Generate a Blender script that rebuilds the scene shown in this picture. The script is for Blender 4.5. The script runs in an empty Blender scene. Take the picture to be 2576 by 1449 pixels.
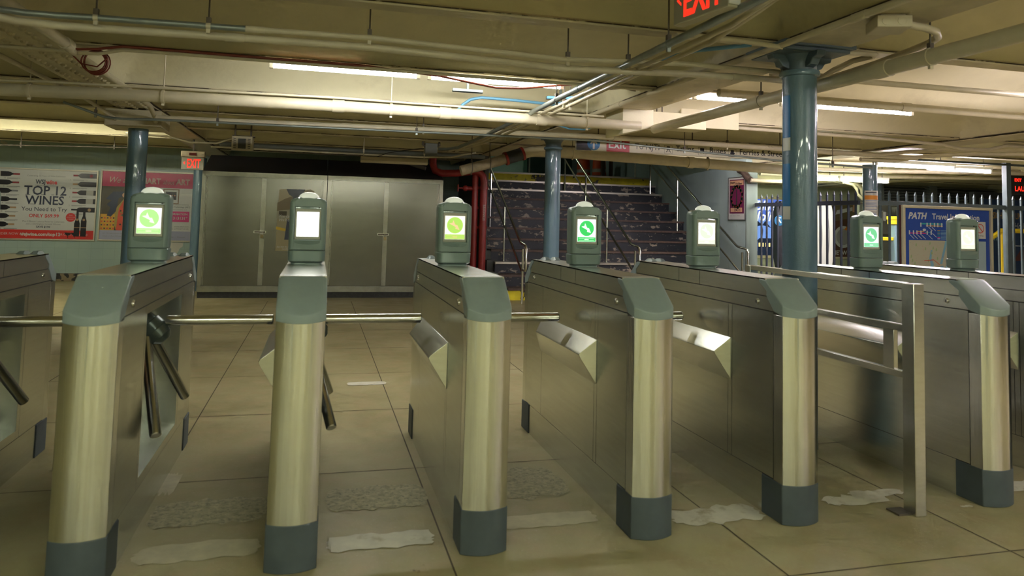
import bpy, bmesh, math, random
from mathutils import Vector, Matrix
PI = math.pi
random.seed(7)
S = bpy.context.scene
COL = S.collection
# ---------------------------------------------------------------- camera, world, exposure
cd = bpy.data.cameras.new('camera'); cam = bpy.data.objects.new('camera', cd); COL.objects.link(cam)
_a, _b, _c = -0.0671, 0.2571, 0.0255
_Rx = Matrix(((1, 0, 0), (0, math.cos(_a), -math.sin(_a)), (0, math.sin(_a), math.cos(_a))))
_Rz = Matrix(((math.cos(_c), -math.sin(_c), 0), (math.sin(_c), math.cos(_c), 0), (0, 0, 1)))
_A = Matrix(((1, 0, 0), (0, 0, -1), (0, 1, 0)))
_Ry = Matrix(((math.cos(_b), -math.sin(_b), 0), (math.sin(_b), math.cos(_b), 0), (0, 0, 1)))
_R = _Rz @ _Rx @ _A @ _Ry
M4 = Matrix(((_R[0][0], -_R[1][0], -_R[2][0], 0.035), (_R[0][1], -_R[1][1], -_R[2][1], -2.9091),
             (_R[0][2], -_R[1][2], -_R[2][2], 1.3093), (0, 0, 0, 1)))
cam.matrix_world = M4
cd.sensor_fit = 'HORIZONTAL'; cd.sensor_width = 36.0
cd.lens = 1845.27 / 2576 * 36.0
cd.shift_y = -(724.5 - 431.46) / 2576
cd.clip_start = 0.05; cd.clip_end = 100
cd.dof.use_dof = True; cd.dof.focus_distance = 8.0; cd.dof.aperture_fstop = 3.4
S.camera = cam
w = bpy.data.worlds.new('world'); S.world = w; w.use_nodes = True
w.node_tree.nodes['Background'].inputs[0].default_value = (0.6, 0.62, 0.5, 1)
w.node_tree.nodes['Background'].inputs[1].default_value = 0.015
S.view_settings.view_transform = 'Standard'; S.view_settings.look = 'None'
S.view_settings.gamma = 1.0; S.view_settings.use_curve_mapping = False
S.view_settings.exposure = 1.55
try:
    S.cycles.use_denoising = True
    S.cycles.max_bounces = 4; S.cycles.diffuse_bounces = 3; S.cycles.glossy_bounces = 2; S.cycles.use_adaptive_sampling = True; S.cycles.adaptive_threshold = 0.065; S.cycles.adaptive_min_samples = 16
    S.cycles.sample_clamp_indirect = 6.0; S.cycles.caustics_reflective = False; S.cycles.caustics_refractive = False
    S.cycles.blur_glossy = 0.5
except Exception:
    pass
TUBE = 26.0; ES = 0.42      # radiance of the fluorescent tubes

# ---------------------------------------------------------------- materials
MATS = {}
def mat(name, col, rough=0.6, metal=0.0, emit=None, es=0.0, var=0.0, scale=6.0, stretch=(1, 1, 1), bump=0.0,
        bscale=None, dirt=None, dscale=2.0, dlo=0.5, dhi=0.62, spec=0.5, world=True, coat=0.0):
    if name in MATS: return MATS[name]
    m = bpy.data.materials.new(name); m.use_nodes = True; MATS[name] = m
    nt = m.node_tree; N = nt.nodes; L = nt.links
    b = N['Principled BSDF']
    b.inputs['Base Color'].default_value = (*col, 1); b.inputs['Roughness'].default_value = rough
    b.inputs['Metallic'].default_value = metal; b.inputs['Specular IOR Level'].default_value = spec
    b.inputs['Coat Weight'].default_value = coat
    if emit: b.inputs['Emission Color'].default_value = (*emit, 1); b.inputs['Emission Strength'].default_value = es
    if not (var or bump or dirt): return m
    if world:
        g = N.new('ShaderNodeNewGeometry'); src = g.outputs['Position']
    else:
        g = N.new('ShaderNodeTexCoord'); src = g.outputs['Object']
    mp = N.new('ShaderNodeMapping'); mp.inputs['Scale'].default_value = stretch; L.new(src, mp.inputs['Vector'])
    last = None
    def mix(fac, c1, c2):
        x = N.new('ShaderNodeMix'); x.data_type = 'RGBA'
        L.new(fac, x.inputs['Factor'])
        for k, c in (('A', c1), ('B', c2)):
            i = [s for s in x.inputs if s.name == k and s.type == 'RGBA'][0]
            if isinstance(c, tuple): i.default_value = (*c, 1)
            else: L.new(c, i)
        return [o for o in x.outputs if o.type == 'RGBA'][0]
    if var:
        n = N.new('ShaderNodeTexNoise'); n.inputs['Scale'].default_value = scale; n.inputs['Detail'].default_value = 3
        n.inputs['Roughness'].default_value = 0.6
        L.new(mp.outputs[0], n.inputs['Vector'])
        r = N.new('ShaderNodeMapRange'); L.new(n.outputs['Fac'], r.inputs[0]); r.inputs[1].default_value = 0.3; r.inputs[2].default_value = 0.7
        last = mix(r.outputs[0], tuple(c * (1 - var) for c in col), tuple(min(1, c * (1 + var)) for c in col))
    if dirt:
        n = N.new('ShaderNodeTexNoise'); n.inputs['Scale'].default_value = dscale; n.inputs['Detail'].default_value = 6
        n.inputs['Roughness'].default_value = 0.68
        L.new(mp.outputs[0], n.inputs['Vector'])
        r = N.new('ShaderNodeMapRange'); L.new(n.outputs['Fac'], r.inputs[0]); r.inputs[1].default_value = dlo; r.inputs[2].default_value = dhi
        last = mix(r.outputs[0], last or col, dirt)
    if last: L.new(last, b.inputs['Base Color'])
    if bump:
        n = N.new('ShaderNodeTexNoise'); n.inputs['Scale'].default_value = bscale or scale; n.inputs['Detail'].default_value = 3
        L.new(mp.outputs[0], n.inputs['Vector'])
        bp = N.new('ShaderNodeBump'); bp.inputs['Strength'].default_value = bump; bp.inputs['Distance'].default_value = 0.01
        L.new(n.outputs['Fac'], bp.inputs['Height']); L.new(bp.outputs[0], b.inputs['Normal'])
    return m
def flat(name, col, rough=0.7): return mat(name, col, rough)

STEEL = mat('brushed_steel', (0.74, 0.755, 0.68), 0.27, 1.0, var=0.05, scale=3.0, stretch=(6, 1, 25), bump=0.02, bscale=8)
STEELV = mat('brushed_steel_upright', (0.79, 0.80, 0.74), 0.19, 1.0, var=0.05, scale=4.0, stretch=(30, 30, 0.6), bump=0.05, bscale=4)
_nt = STEELV.node_tree; _t = _nt.nodes.new('ShaderNodeTangent'); _t.direction_type = 'RADIAL'; _t.axis = 'Z'
_p = _nt.nodes['Principled BSDF']; _p.inputs['Anisotropic'].default_value = 0.85; _p.inputs['Anisotropic Rotation'].default_value = 0.25; _nt.links.new(_t.outputs[0], _p.inputs['Tangent'])
STEELP = mat('polished_steel_tube', (0.70, 0.70, 0.66), 0.20, 1.0)
SEAM = mat('dark_gap', (0.05, 0.05, 0.04), 0.7)
CAPG = mat('sage_green_plastic', (0.26, 0.325, 0.315), 0.36, var=0.03, scale=30, bump=0.02, bscale=300)
READG = mat('reader_green_plastic', (0.20, 0.275, 0.245), 0.3, coat=0.2)
FOOTG = mat('slate_rubber', (0.072, 0.092, 0.102), 0.55, var=0.12, scale=8)
BEZEL = mat('pale_bezel', (0.42, 0.42, 0.33), 0.5)
BLACK = mat('black_plastic', (0.015, 0.015, 0.015), 0.4)
DOME = mat('white_dome_plastic', (0.75, 0.77, 0.7), 0.25, emit=(0.8, 0.85, 0.7), es=0.16)  # faint glow added so the dome reads white
CREAM = mat('cream_ceiling_paint', (0.68, 0.63, 0.42), 0.55, var=0.05, scale=2.2, bump=0.35, bscale=14, dirt=(0.46, 0.41, 0.26), dscale=1.3, dlo=0.58, dhi=0.85)
CREAMP = mat('cream_pipe_paint', (0.60, 0.54, 0.38), 0.38, var=0.08, scale=7, dirt=(0.22, 0.17, 0.09), dscale=5, dlo=0.66, dhi=0.78)
BEAMC = mat('cream_beam_paint', (0.58, 0.52, 0.35), 0.5, var=0.1, scale=5, bump=0.3, bscale=25, dirt=(0.13, 0.10, 0.055), dscale=4.5, dlo=0.69, dhi=0.76)
GALV = mat('galvanised_conduit', (0.28, 0.32, 0.30), 0.4, 0.6, var=0.12, scale=10)
IRON = mat('dark_iron_rod', (0.12, 0.10, 0.075), 0.6, 0.2)
BLUECOL = mat('slate_blue_gloss_paint', (0.13, 0.215, 0.28), 0.27, var=0.05, scale=4, bump=0.12, bscale=120, coat=0.3)
CAPITAL = mat('slate_blue_capital', (0.085, 0.125, 0.15), 0.4, bump=0.2, bscale=40)
TUBEM = mat('lit_fluorescent_tube', (1, 1, 1), emit=(0.93, 1.0, 0.79), es=TUBE)
TUBEP = mat('lit_fluorescent_tube_pink', (1, 1, 1), emit=(1.0, 0.88, 0.98), es=TUBE * 1.7)
WHITEM = mat('white_enamel', (0.7, 0.7, 0.62), 0.35)
REDPIPE = mat('red_pipe_paint', (0.30, 0.025, 0.022), 0.35, var=0.2, scale=8)
GREYF = mat('grey_blue_fence_paint', (0.085, 0.115, 0.125), 0.45, var=0.1, scale=12)
DARKF = mat('dark_fence_paint', (0.045, 0.055, 0.08), 0.45)
YEL = mat('yellow_safety_paint', (0.75, 0.56, 0.02), 0.45, var=0.08, scale=12)
BLUECAB = mat('light_blue_cable', (0.12, 0.30, 0.44), 0.4)
REDCAB = mat('dark_red_cable', (0.20, 0.035, 0.02), 0.5)

# ---------------------------------------------------------------- mesh builder
class B:
    def __init__(s): s.bm = bmesh.new(); s.mats = []; s.mi = 0
    def use(s, m):
        if m not in s.mats: s.mats.append(m)
        s.mi = s.mats.index(m); return s
    def face(s, vs):
        try: f = s.bm.faces.new(vs); f.material_index = s.mi; return f
        except ValueError: return None
    def box(s, x0, y0, z0, x1, y1, z1):
        v = [s.bm.verts.new((x, y, z)) for z in (z0, z1) for y in (y0, y1) for x in (x0, x1)]
        for q in ((0, 2, 3, 1), (4, 5, 7, 6), (0, 1, 5, 4), (2, 6, 7, 3), (0, 4, 6, 2), (1, 3, 7, 5)):
            s.face([v[i] for i in q])
        return s
    def prism(s, pts, axis, a, b):
        def P(p, t):
            return {'x': (t, p[0], p[1]), 'y': (p[0], t, p[1]), 'z': (p[0], p[1], t)}[axis]
        A = [s.bm.verts.new(P(p, a)) for p in pts]; C = [s.bm.verts.new(P(p, b)) for p in pts]
        n = len(pts)
        s.face(A[::-1]); s.face(C)
        for i in range(n): s.face([A[i], A[(i + 1) % n], C[(i + 1) % n], C[i]])
        return s
    def loft(s, rings, closed=True, caps=True):
        R = [[s.bm.verts.new(p) for p in r] for r in rings]
        for a, b in zip(R, R[1:]):
            n = len(a)
            for i in range(n if closed else n - 1): s.face([a[i], a[(i + 1) % n], b[(i + 1) % n], b[i]])
        if caps: s.face(R[0][::-1]); s.face(R[-1])
        return s
    def tube(s, pts, r, seg=10, caps=True):
        pts = [Vector(p) for p in pts]; rings = []; up = None
        for i, p in enumerate(pts):
            d = (pts[min(i + 1, len(pts) - 1)] - pts[max(i - 1, 0)])
            if d.length < 1e-9: continue
            d.normalize()
            if up is None: up = Vector((0, 0, 1)) if abs(d.z) < 0.9 else Vector((1, 0, 0))
            x = d.cross(up).normalized(); y = x.cross(d).normalized(); up = y
            rr = r[i] if isinstance(r, (list, tuple)) else r
            rings.append([p + x * math.cos(2 * PI * k / seg) * rr + y * math.sin(2 * PI * k / seg) * rr for k in range(seg)])
        return s.loft(rings, True, caps)
    def lathe(s, prof, c=(0, 0, 0), seg=32, sy=1.0):
        rings = [[(c[0] + r * math.cos(2 * PI * k / seg), c[1] + sy * r * math.sin(2 * PI * k / seg), c[2] + z) for k in range(seg)] for r, z in prof]
        return s.loft(rings)
    def ball(s, c, r, sc=(1, 1, 1), n=10):
        return s.loft([[(c[0] + sc[0] * r * math.sin(PI * j / n) * math.cos(2 * PI * k / 14), c[1] + sc[1] * r * math.sin(PI * j / n) * math.sin(2 * PI * k / 14),
                         c[2] + sc[2] * r * math.cos(PI * j / n)) for k in range(14)] for j in [0.05] + list(range(1, n)) + [n - 0.05]])
    # flat artwork, drawn in a plane facing -y ; x right, z up
    def rect(s, x0, z0, x1, z1, y): return s.poly([(x0, z0), (x1, z0), (x1, z1), (x0, z1)], y)
    def poly(s, pts, y): s.face([s.bm.verts.new((p[0], y, p[1])) for p in pts]); return s
    def disc(s, x, z, r, y, sx=1.0, n=28, a0=0, a1=2 * PI): return s.poly([(x + sx * r * math.cos(a0 + (a1 - a0) * k / n), z + r * math.sin(a0 + (a1 - a0) * k / n)) for k in range(n)], y)
    def text(s, body, x, z, size, y, align='LEFT', shear=0.0, bold=0.0, sx=1.0, M=None):
        c = bpy.data.curves.new('t', 'FONT'); c.body = body; c.size = size; c.align_x = align; c.shear = shear; c.offset = bold; c.resolution_u = 2
        o = bpy.data.objects.new('t', c)
        me = o.to_mesh(); vs = []
        for v in me.vertices:
            p = Vector((x + v.co.x * sx, y, z + v.co.y))
            vs.append(s.bm.verts.new(M @ p if M else p))
        for f in me.polygons: s.face([vs[i] for i in f.vertices])
        o.to_mesh_clear(); bpy.data.objects.remove(o); bpy.data.curves.remove(c); return s
    def build(s, name, m=None, parent=None, bevel=0.0, smooth=True, segs=2, loc=None, rz=0.0, normals=True, ang=35):
        if normals and not getattr(s, 'art', False): bmesh.ops.recalc_face_normals(s.bm, faces=s.bm.faces)
        me = bpy.data.meshes.new(name); s.bm.to_mesh(me); s.bm.free()
        for x in (s.mats or [m]): me.materials.append(x)
        o = bpy.data.objects.new(name, me); COL.objects.link(o)
        if parent: o.parent = parent
        elif loc is None:
            xs = [v.co for v in me.vertices]
            c = Vector(((min(v.x for v in xs) + max(v.x for v in xs)) / 2, (min(v.y for v in xs) + max(v.y for v in xs)) / 2, min(v.z for v in xs)))
            me.transform(Matrix.Translation(-c)); o.location = c
        if loc is not None: o.location = loc; o.rotation_euler = (0, 0, rz)
        if smooth:
            for p in me.polygons: p.use_smooth = True
            try: me.set_sharp_from_angle(angle=math.radians(ang))
            except Exception: pass
        if bevel:
            b = o.modifiers.new('bevel', 'BEVEL'); b.width = bevel; b.segments = segs; b.limit_method = 'ANGLE'; b.angle_limit = math.radians(40)
        return o
def tag(o, label, cat, group=None):
    o['label'] = label; o['category'] = cat
    if group: o['group'] = group
    return o
def struct(o): o['kind'] = 'structure'; return o
def empty(name, loc=(0, 0, 0), rz=0.0, label=None, cat=None, group=None):
    o = bpy.data.objects.new(name, None); COL.objects.link(o); o.location = loc; o.rotation_euler = (0, 0, rz); o.empty_display_size = 0.1
    if label: tag(o, label, cat, group)
    return o
def copy_tree(o, parent=None):
    c = o.copy(); COL.objects.link(c); c.parent = parent
    for ch in list(o.children): copy_tree(ch, c)
    return c
# ---------------------------------------------------------------- the room
def nmat_floor():
    m = bpy.data.materials.new('worn_concrete_floor'); m.use_nodes = True; nt = m.node_tree; N = nt.nodes; L = nt.links; b = N['Principled BSDF']
    g = N.new('ShaderNodeNewGeometry')
    def noise(sc, det=6, ro=0.6):
        n = N.new('ShaderNodeTexNoise'); n.inputs['Scale'].default_value = sc; n.inputs['Detail'].default_value = det; n.inputs['Roughness'].default_value = ro
        L.new(g.outputs['Position'], n.inputs['Vector']); return n.outputs['Fac']
    def rng(f, a, c, lo=0.0, hi=1.0):
        r = N.new('ShaderNodeMapRange'); L.new(f, r.inputs[0]); r.inputs[1].default_value = a; r.inputs[2].default_value = c
        r.inputs[3].default_value = lo; r.inputs[4].default_value = hi; return r.outputs[0]
    def mix(f, a, c):
        x = N.new('ShaderNodeMix'); x.data_type = 'RGBA'; L.new(f, x.inputs['Factor'])
        for k, v in (('A', a), ('B', c)):
            i = [s for s in x.inputs if s.name == k and s.type == 'RGBA'][0]
            if isinstance(v, tuple): i.default_value = (*v, 1)
            else: L.new(v, i)
        return [o for o in x.outputs if o.type == 'RGBA'][0]
    c = mix(rng(noise(0.9), 0.35, 0.65), (0.315, 0.275, 0.13), (0.47, 0.43, 0.24))
    c = mix(rng(noise(6, 8), 0.45, 0.75), c, (0.43, 0.34, 0.185))
    c = mix(rng(noise(60, 4), 0.6, 0.75, 0, 0.5), c, (0.55, 0.49, 0.33))
    c = mix(rng(noise(3.1, 10, 0.75), 0.665, 0.70), c, (0.12, 0.09, 0.05))
    L.new(c, b.inputs['Base Color'])
    L.new(rng(noise(4), 0.3, 0.7, 0.38, 0.6), b.inputs['Roughness'])
    bp = N.new('ShaderNodeBump'); bp.inputs['Strength'].default_value = 0.15; bp.inputs['Distance'].default_value = 0.01
    L.new(noise(40, 5), bp.inputs['Height']); L.new(bp.outputs[0], b.inputs['Normal'])
    return m
FLOOR = nmat_floor()
b = B(); b.box(-9, -9, -0.12, 17, 14.2, 0)
b.use(FLOOR)
struct(b.build('floor', FLOOR, smooth=False))
# slab joints cut into the floor: dark narrow strips
JOINT = flat('floor_joint', (0.09, 0.07, 0.04))
b = B()
def strip(x0, y0, x1, y1, wd, zz=0.0012):
    d = Vector((x1 - x0, y1 - y0)).normalized() * wd / 2; n = (-d.y, d.x)
    b.face([b.bm.verts.new(p) for p in ((x0 - n[0], y0 - n[1], zz), (x1 - n[0], y1 - n[1], zz), (x1 + n[0], y1 + n[1], zz), (x0 + n[0], y0 + n[1], zz))])
for x in (-4.3, -3.1, -1.9, -0.66, 0.575, 1.80, 2.85, 4.1, 5.3, 6.5): strip(x, -8, x + 0.02, 8.85, 0.007)
for y in (-1.6, -0.42, 1.03, 2.25, 3.45, 4.65, 5.85, 7.05, 8.25): strip(-8, y, 16, y, 0.007)
struct(b.build('trim_1', JOINT, smooth=False, normals=False))
# repair patches trowelled on the floor across each lane
PATCH1 = mat('pale_cement_patch', (0.70, 0.67, 0.54), 0.7, var=0.12, scale=9, dirt=(0.42, 0.37, 0.23), dscale=7, dlo=0.55, dhi=0.7)
PATCH2 = mat('rough_aggregate_patch', (0.47, 0.43, 0.27), 0.8, var=0.25, scale=30, dirt=(0.24, 0.23, 0.16), dscale=45, dlo=0.52, dhi=0.66, bump=0.6, bscale=60)
PATCH3 = mat('worn_sandy_patch', (0.58, 0.53, 0.36), 0.75, var=0.12, scale=12)
def blob(x0, y0, x1, y1, zz, rag=0.25, n=44):
    cx, cy, rx, ry = (x0 + x1) / 2, (y0 + y1) / 2, (x1 - x0) / 2, (y1 - y0) / 2
    vs = []
    for k in range(n):
        a = 2 * PI * k / n; c, s_ = math.cos(a), math.sin(a)
        q = 1 / max(abs(c), abs(s_)) ** 0.75; j = 1 - rag * random.random()
        vs.append(b.bm.verts.new((cx + rx * c * q * (1 - 0.3 * rag * random.random()), cy + ry * s_ * q * j, zz)))
    b.face(vs)
b = B()
b.use(PATCH1)
blob(0.115, 0.10, 0.56, 0.27, 0.003, 0.3); blob(1.60, 0.05, 2.08, 0.27, 0.003, 0.45); blob(2.43, 0.12, 2.80, 0.27, 0.003, 0.5)
blob(2.62, 0.2, 2.95, 0.30, 0.0032, 0.5); blob(3.42, 0.12, 3.85, 0.27, 0.003, 0.5); blob(0.31, 3.0, 0.62, 3.12, 0.003, 0.1); blob(3.06, 0.0, 3.13, 0.03, 0.003, 0.5)
b.use(PATCH2)
blob(-0.62, 0.46, -0.12, 0.80, 0.002, 0.25); blob(0.12, 0.50, 0.60, 0.82, 0.002, 0.2); blob(0.86, 0.48, 1.30, 0.95, 0.002, 0.25); blob(1.58, 0.55, 1.80, 1.2, 0.002, 0.3)
b.use(PATCH3)
blob(-0.6, 0.14, -0.12, 0.33, 0.0021, 0.3); blob(0.84, 0.18, 1.30, 0.33, 0.002, 0.2); blob(-0.64, 0.85, -0.56, 1.2, 0.002, 0.4)
struct(b.build('trim_2', smooth=False, normals=False))

# ceiling vaults between beams (every 1.65 m) and girders
GX = [(-9.0, -6.85), (-6.45, -2.07), (-1.68, 2.70), (3.10, 7.50), (7.90, 12.3), (12.7, 17.0)]
BY = [-8.9, -7.25, -5.6, -3.95, -2.3, -0.65, 1.0, 2.65, 4.3, 5.95, 7.6, 9.25, 10.9, 12.55, 14.2]
b = B()
def vz(s, d, e):
    arch = 0.30 * (1 - (2 * s - 1) ** 2) ** 0.6
    c1 = 0.34 * (1 - (1 - min(1, d / 0.75)) ** 2) ** 0.5; c2 = 0.34 * (1 - (1 - min(1, e / 0.75)) ** 2) ** 0.5
    return 2.445 + min(arch, c1, c2)
for (x0, x1) in GX:
    for y0, y1 in zip(BY, BY[1:]):
        if x0 == 3.10 and y0 >= 9.2: continue
        xs = [x0 + t for t in (0, 0.02, 0.06, 0.12, 0.2, 0.3, 0.42, 0.56, 0.75)]; xs += [x1 - t for t in (0.75, 0.56, 0.42, 0.3, 0.2, 0.12, 0.06, 0.02, 0)]
        xs = sorted(set(xs)); ya, yb = y0 + 0.05, y1 - 0.05
        ss = [0, 0.01, 0.03, 0.06, 0.1, 0.15, 0.22, 0.3, 0.4, 0.5, 0.6, 0.7, 0.78, 0.85, 0.9, 0.94, 0.97, 0.99, 1]
        G = [[b.bm.verts.new((x, ya + (yb - ya) * t, vz(t, x - x0, x1 - x))) for x in xs] for t in ss]
        for r0, r1 in zip(G, G[1:]):
            for i in range(len(xs) - 1): b.face([r0[i], r0[i + 1], r1[i + 1], r1[i]])
b.box(-9, -9, 2.80, 2.92, 14.2, 3.0); b.box(2.92, -9, 2.80, 7.6, 9.33, 3.0); b.box(7.6, -9, 2.8, 17, 14.2, 3.0)
b.box(2.92, 9.33, 4.4, 17, 18, 4.6)
struct(b.build('ceiling', CREAM, normals=False, ang=40))
GRIME = mat('grimy_crack', (0.06, 0.045, 0.025), 0.8, dirt=(0.45, 0.40, 0.26), dscale=3.5, dlo=0.5, dhi=0.56)
for i, y in enumerate(BY):
    b = B(); b.use(BEAMC)
    for (x0, x1) in GX:
        if x0 == 3.10 and y > 9.3: continue
        b.use(BEAMC); b.box(x0 - 0.02, y - 0.055, 2.44, x1 + 0.02, y + 0.055, 2.81)
        b.use(BEAMC); b.box(x0, y - 0.062, 2.43, x1, y + 0.062, 2.446)
        b.use(GRIME); b.box(x0, y - 0.066, 2.441, x1, y + 0.066, 2.449)
    struct(b.build('ceiling_beam', BEAMC, bevel=0.006))
for x0, x1 in ((-6.85, -6.45), (-2.07, -1.68), (2.70, 3.10), (7.50, 7.90), (12.3, 12.7)):
    b = B(); ye = 14.2
    if x0 == 2.70: ye = 9.3
    b.use(BEAMC); b.box(x0, -9, 2.42, x1, ye, 2.80); b.use(GRIME); b.box(x0 - 0.005, -9, 2.428, x1 + 0.005, ye, 2.438); b.use(BEAMC)
    b.box(x0 - 0.0, -9, 2.405, x1 + 0.0, ye, 2.43)
    if x0 == -2.07:
        for k in range(64):
            y = -0.4 + k * 0.11
            for j in range(3):
                xx = x0 + 0.075 + 0.12 * j; yy = y + (0.055 if j == 1 else 0)
                b.lathe([(0.006, -0.019), (0.017, -0.014), (0.027, 0)], (xx, yy, 2.406), 8)
    struct(b.build('ceiling_girder', BEAMC, smooth=False, bevel=0.0))

# walls
def tiles(name, c1, c2, mort, w_, h_, rough=0.3, bump=0.2, axis='y', dark=0.0, dirt=None):
    m = bpy.data.materials.new(name); m.use_nodes = True; nt = m.node_tree; N = nt.nodes; L = nt.links; p = N['Principled BSDF']
    g = N.new('ShaderNodeNewGeometry'); sp = N.new('ShaderNodeSeparateXYZ'); cb = N.new('ShaderNodeCombineXYZ'); L.new(g.outputs['Position'], sp.inputs[0])
    L.new(sp.outputs['X' if axis == 'y' else 'Y'], cb.inputs[0]); L.new(sp.outputs['Z'], cb.inputs[1])
    t = N.new('ShaderNodeTexBrick'); L.new(cb.outputs[0], t.inputs['Vector']); t.offset = 0.0
    t.inputs['Color1'].default_value = (*c1, 1); t.inputs['Color2'].default_value = (*c2, 1); t.inputs['Mortar'].default_value = (*mort, 1)
    t.inputs['Scale'].default_value = 1.0; t.inputs['Mortar Size'].default_value = 0.0022; t.inputs['Brick Width'].default_value = w_; t.inputs['Row Height'].default_value = h_
    src = t.outputs['Color']
    if dirt:
        n = N.new('ShaderNodeTexNoise'); n.inputs['Scale'].default_value = 1.7; n.inputs['Detail'].default_value = 10; n.inputs['Roughness'].default_value = 0.72
        L.new(g.outputs['Position'], n.inputs['Vector'])
        r = N.new('ShaderNodeMapRange'); L.new(n.outputs['Fac'], r.inputs[0]); r.inputs[1].default_value = 0.66; r.inputs[2].default_value = 0.675
        x = N.new('ShaderNodeMix'); x.data_type = 'RGBA'; L.new(r.outputs[0], x.inputs['Factor'])
        ia = [s for s in x.inputs if s.name == 'A' and s.type == 'RGBA'][0]; ib = [s for s in x.inputs if s.name == 'B' and s.type == 'RGBA'][0]
        L.new(src, ia); ib.default_value = (*dirt, 1); src = [o for o in x.outputs if o.type == 'RGBA'][0]
    L.new(src, p.inputs['Base Color']); p.inputs['Roughness'].default_value = rough
    bp = N.new('ShaderNodeBump'); bp.inputs['Strength'].default_value = bump; bp.inputs['Distance'].default_value = 0.004; bp.invert = True
    L.new(t.outputs['Fac'], bp.inputs['Height']); L.new(bp.outputs[0], p.inputs['Normal'])
    return m
TILE = tiles('pale_aqua_painted_tile', (0.38, 0.50, 0.46), (0.36, 0.48, 0.44), (0.29, 0.39, 0.36), 0.2, 0.2, 0.32, dirt=(0.55, 0.55, 0.45))
PLAIN = mat('drab_wall_paint', (0.36, 0.33, 0.22), 0.6, var=0.1, scale=2)
WALLB = mat('pale_blue_wall_paint', (0.46, 0.60, 0.61), 0.45, var=0.06, scale=2.5, dirt=(0.24, 0.27, 0.24), dscale=2.2, dlo=0.62, dhi=0.75, stretch=(1, 1, 0.25))
GREENW = mat('pale_green_wall', (0.42, 0.45, 0.31), 0.5, var=0.06, scale=2)
DARKW = mat('dark_green_panel', (0.035, 0.075, 0.06), 0.35, var=0.2, scale=2)
BASEM = mat('crumbling_dark_base', (0.03, 0.03, 0.028), 0.8, var=0.3, scale=20, dirt=(0.26, 0.21, 0.12), dscale=9, dlo=0.5, dhi=0.53, bump=0.8, bscale=30)
b = B(); b.box(-9, 12.3, 0, 3.0, 12.5, 2.9); struct(b.build('wall_back', TILE, smooth=False))
b = B(); b.box(-9.0, 12.24, 0, -1.0, 12.33, 0.14); struct(b.build('baseboard_back', BASEM, smooth=False, bevel=0.01))
b = B(); b.box(-9.2, -9, 0, -9, 12.5, 2.9); struct(b.build('wall_left', PLAIN, smooth=False))
b = B(); b.box(-9.2, -9.2, 0, 17.2, -9, 2.9); struct(b.build('wall_front', PLAIN, smooth=False))
b = B(); b.box(17, -9, 0, 17.2, 14.2, 2.9); struct(b.build('wall_right', PLAIN, smooth=False))
b = B(); b.box(7.6, 14.2, 0, 17.2, 14.4, 4.6); struct(b.build('wall_far', GREENW, smooth=False))
b = B(); b.box(7.37, 8.61, 0, 7.58, 18, 4.5); struct(b.build('wall_stair_right', WALLB, smooth=False, bevel=0.004))
b = B(); b.box(7.36, 8.59, 0, 7.59, 8.62, 2.42); struct(b.build('trim_3', mat('wall_end_post', (0.15, 0.19, 0.18), 0.5, var=0.2, scale=6, stretch=(1, 1, 0.15)), smooth=False, bevel=0.01))
CHIP = mat('chipped_dark_paint', (0.014, 0.018, 0.026), 0.5, var=0.2, scale=6, dirt=(0.34, 0.29, 0.22), dscale=6.5, dlo=0.57, dhi=0.60, stretch=(0.7, 1, 1.5))
NOSE = mat('rusty_worn_nosing', (0.11, 0.07, 0.055), 0.6, var=0.3, scale=14)
SNOSE = mat('steel_nosing', (0.45, 0.43, 0.37), 0.35, 0.8)
CONC = mat('grey_stringer_concrete', (0.10, 0.105, 0.095), 0.7, var=0.2, scale=5)
YCHIP = mat('chipped_yellow_riser', (0.85, 0.72, 0.015), 0.5, var=0.1, scale=8, dirt=(0.035, 0.033, 0.02), dscale=3.2, dlo=0.53, dhi=0.55)
# staircase: twelve risers
sy0, sh, st, nst = 8.9, 0.1975, 0.335, 12
b = B()
for k in range(nst):
    y = sy0 + k * st; z = (k + 1) * sh; xl = 3.05 if k > 0 else 3.12
    b.use(YCHIP if k in (0, 11) else CHIP); b.box(xl, y, 0, 7.37, y + (st if k < 11 else 5.4), z - 0.035)
    b.use(SNOSE if k in (11, 10, 9, 2) else NOSE); b.box(xl, y - 0.03, z - 0.035, 7.37, y + (st if k < 11 else 5.4), z)
for k in (0, 1, 2):      # left steps return around the stringer
    b.use(CONC); b.box(2.93, sy0 + k * st + 0.10, 0, 3.05, sy0 + (k + 1) * st + 0.1, (k + 1) * sh + 0.02)
b.use(CONC)
for k in range(3, nst): b.box(2.93, sy0 + k * st, 0, 3.05, sy0 + (k + 1) * st, (k + 1) * sh - 0.02)
o = b.build('staircase', smooth=False); struct(o)
b = B(); b.box(2.88, 9.8, 0, 2.95, 18, 4.5); struct(b.build('wall_stair_left', CONC, smooth=False))
b = B(); b.face([b.bm.verts.new((x, 12.2985, z)) for x, z in ((-2.72, 0.735), (-2.42, 0.735), (-2.43, 0.66), (-2.48, 0.62), (-2.50, 0.56), (-2.55, 0.50), (-2.63, 0.50), (-2.66, 0.58), (-2.70, 0.64))]); struct(b.build('trim_4', mat('bare_plaster_patch', (0.60, 0.59, 0.52), 0.6), smooth=False, normals=False))
UPW = mat('upper_concourse_steel', (0.22, 0.36, 0.28), 0.3, 0.6, var=0.1, scale=2)
b = B(); b.box(2.9, 17.9, 2.3, 7.4, 18.1, 4.5); struct(b.build('wall_upper', DARKW, smooth=False))
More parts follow.
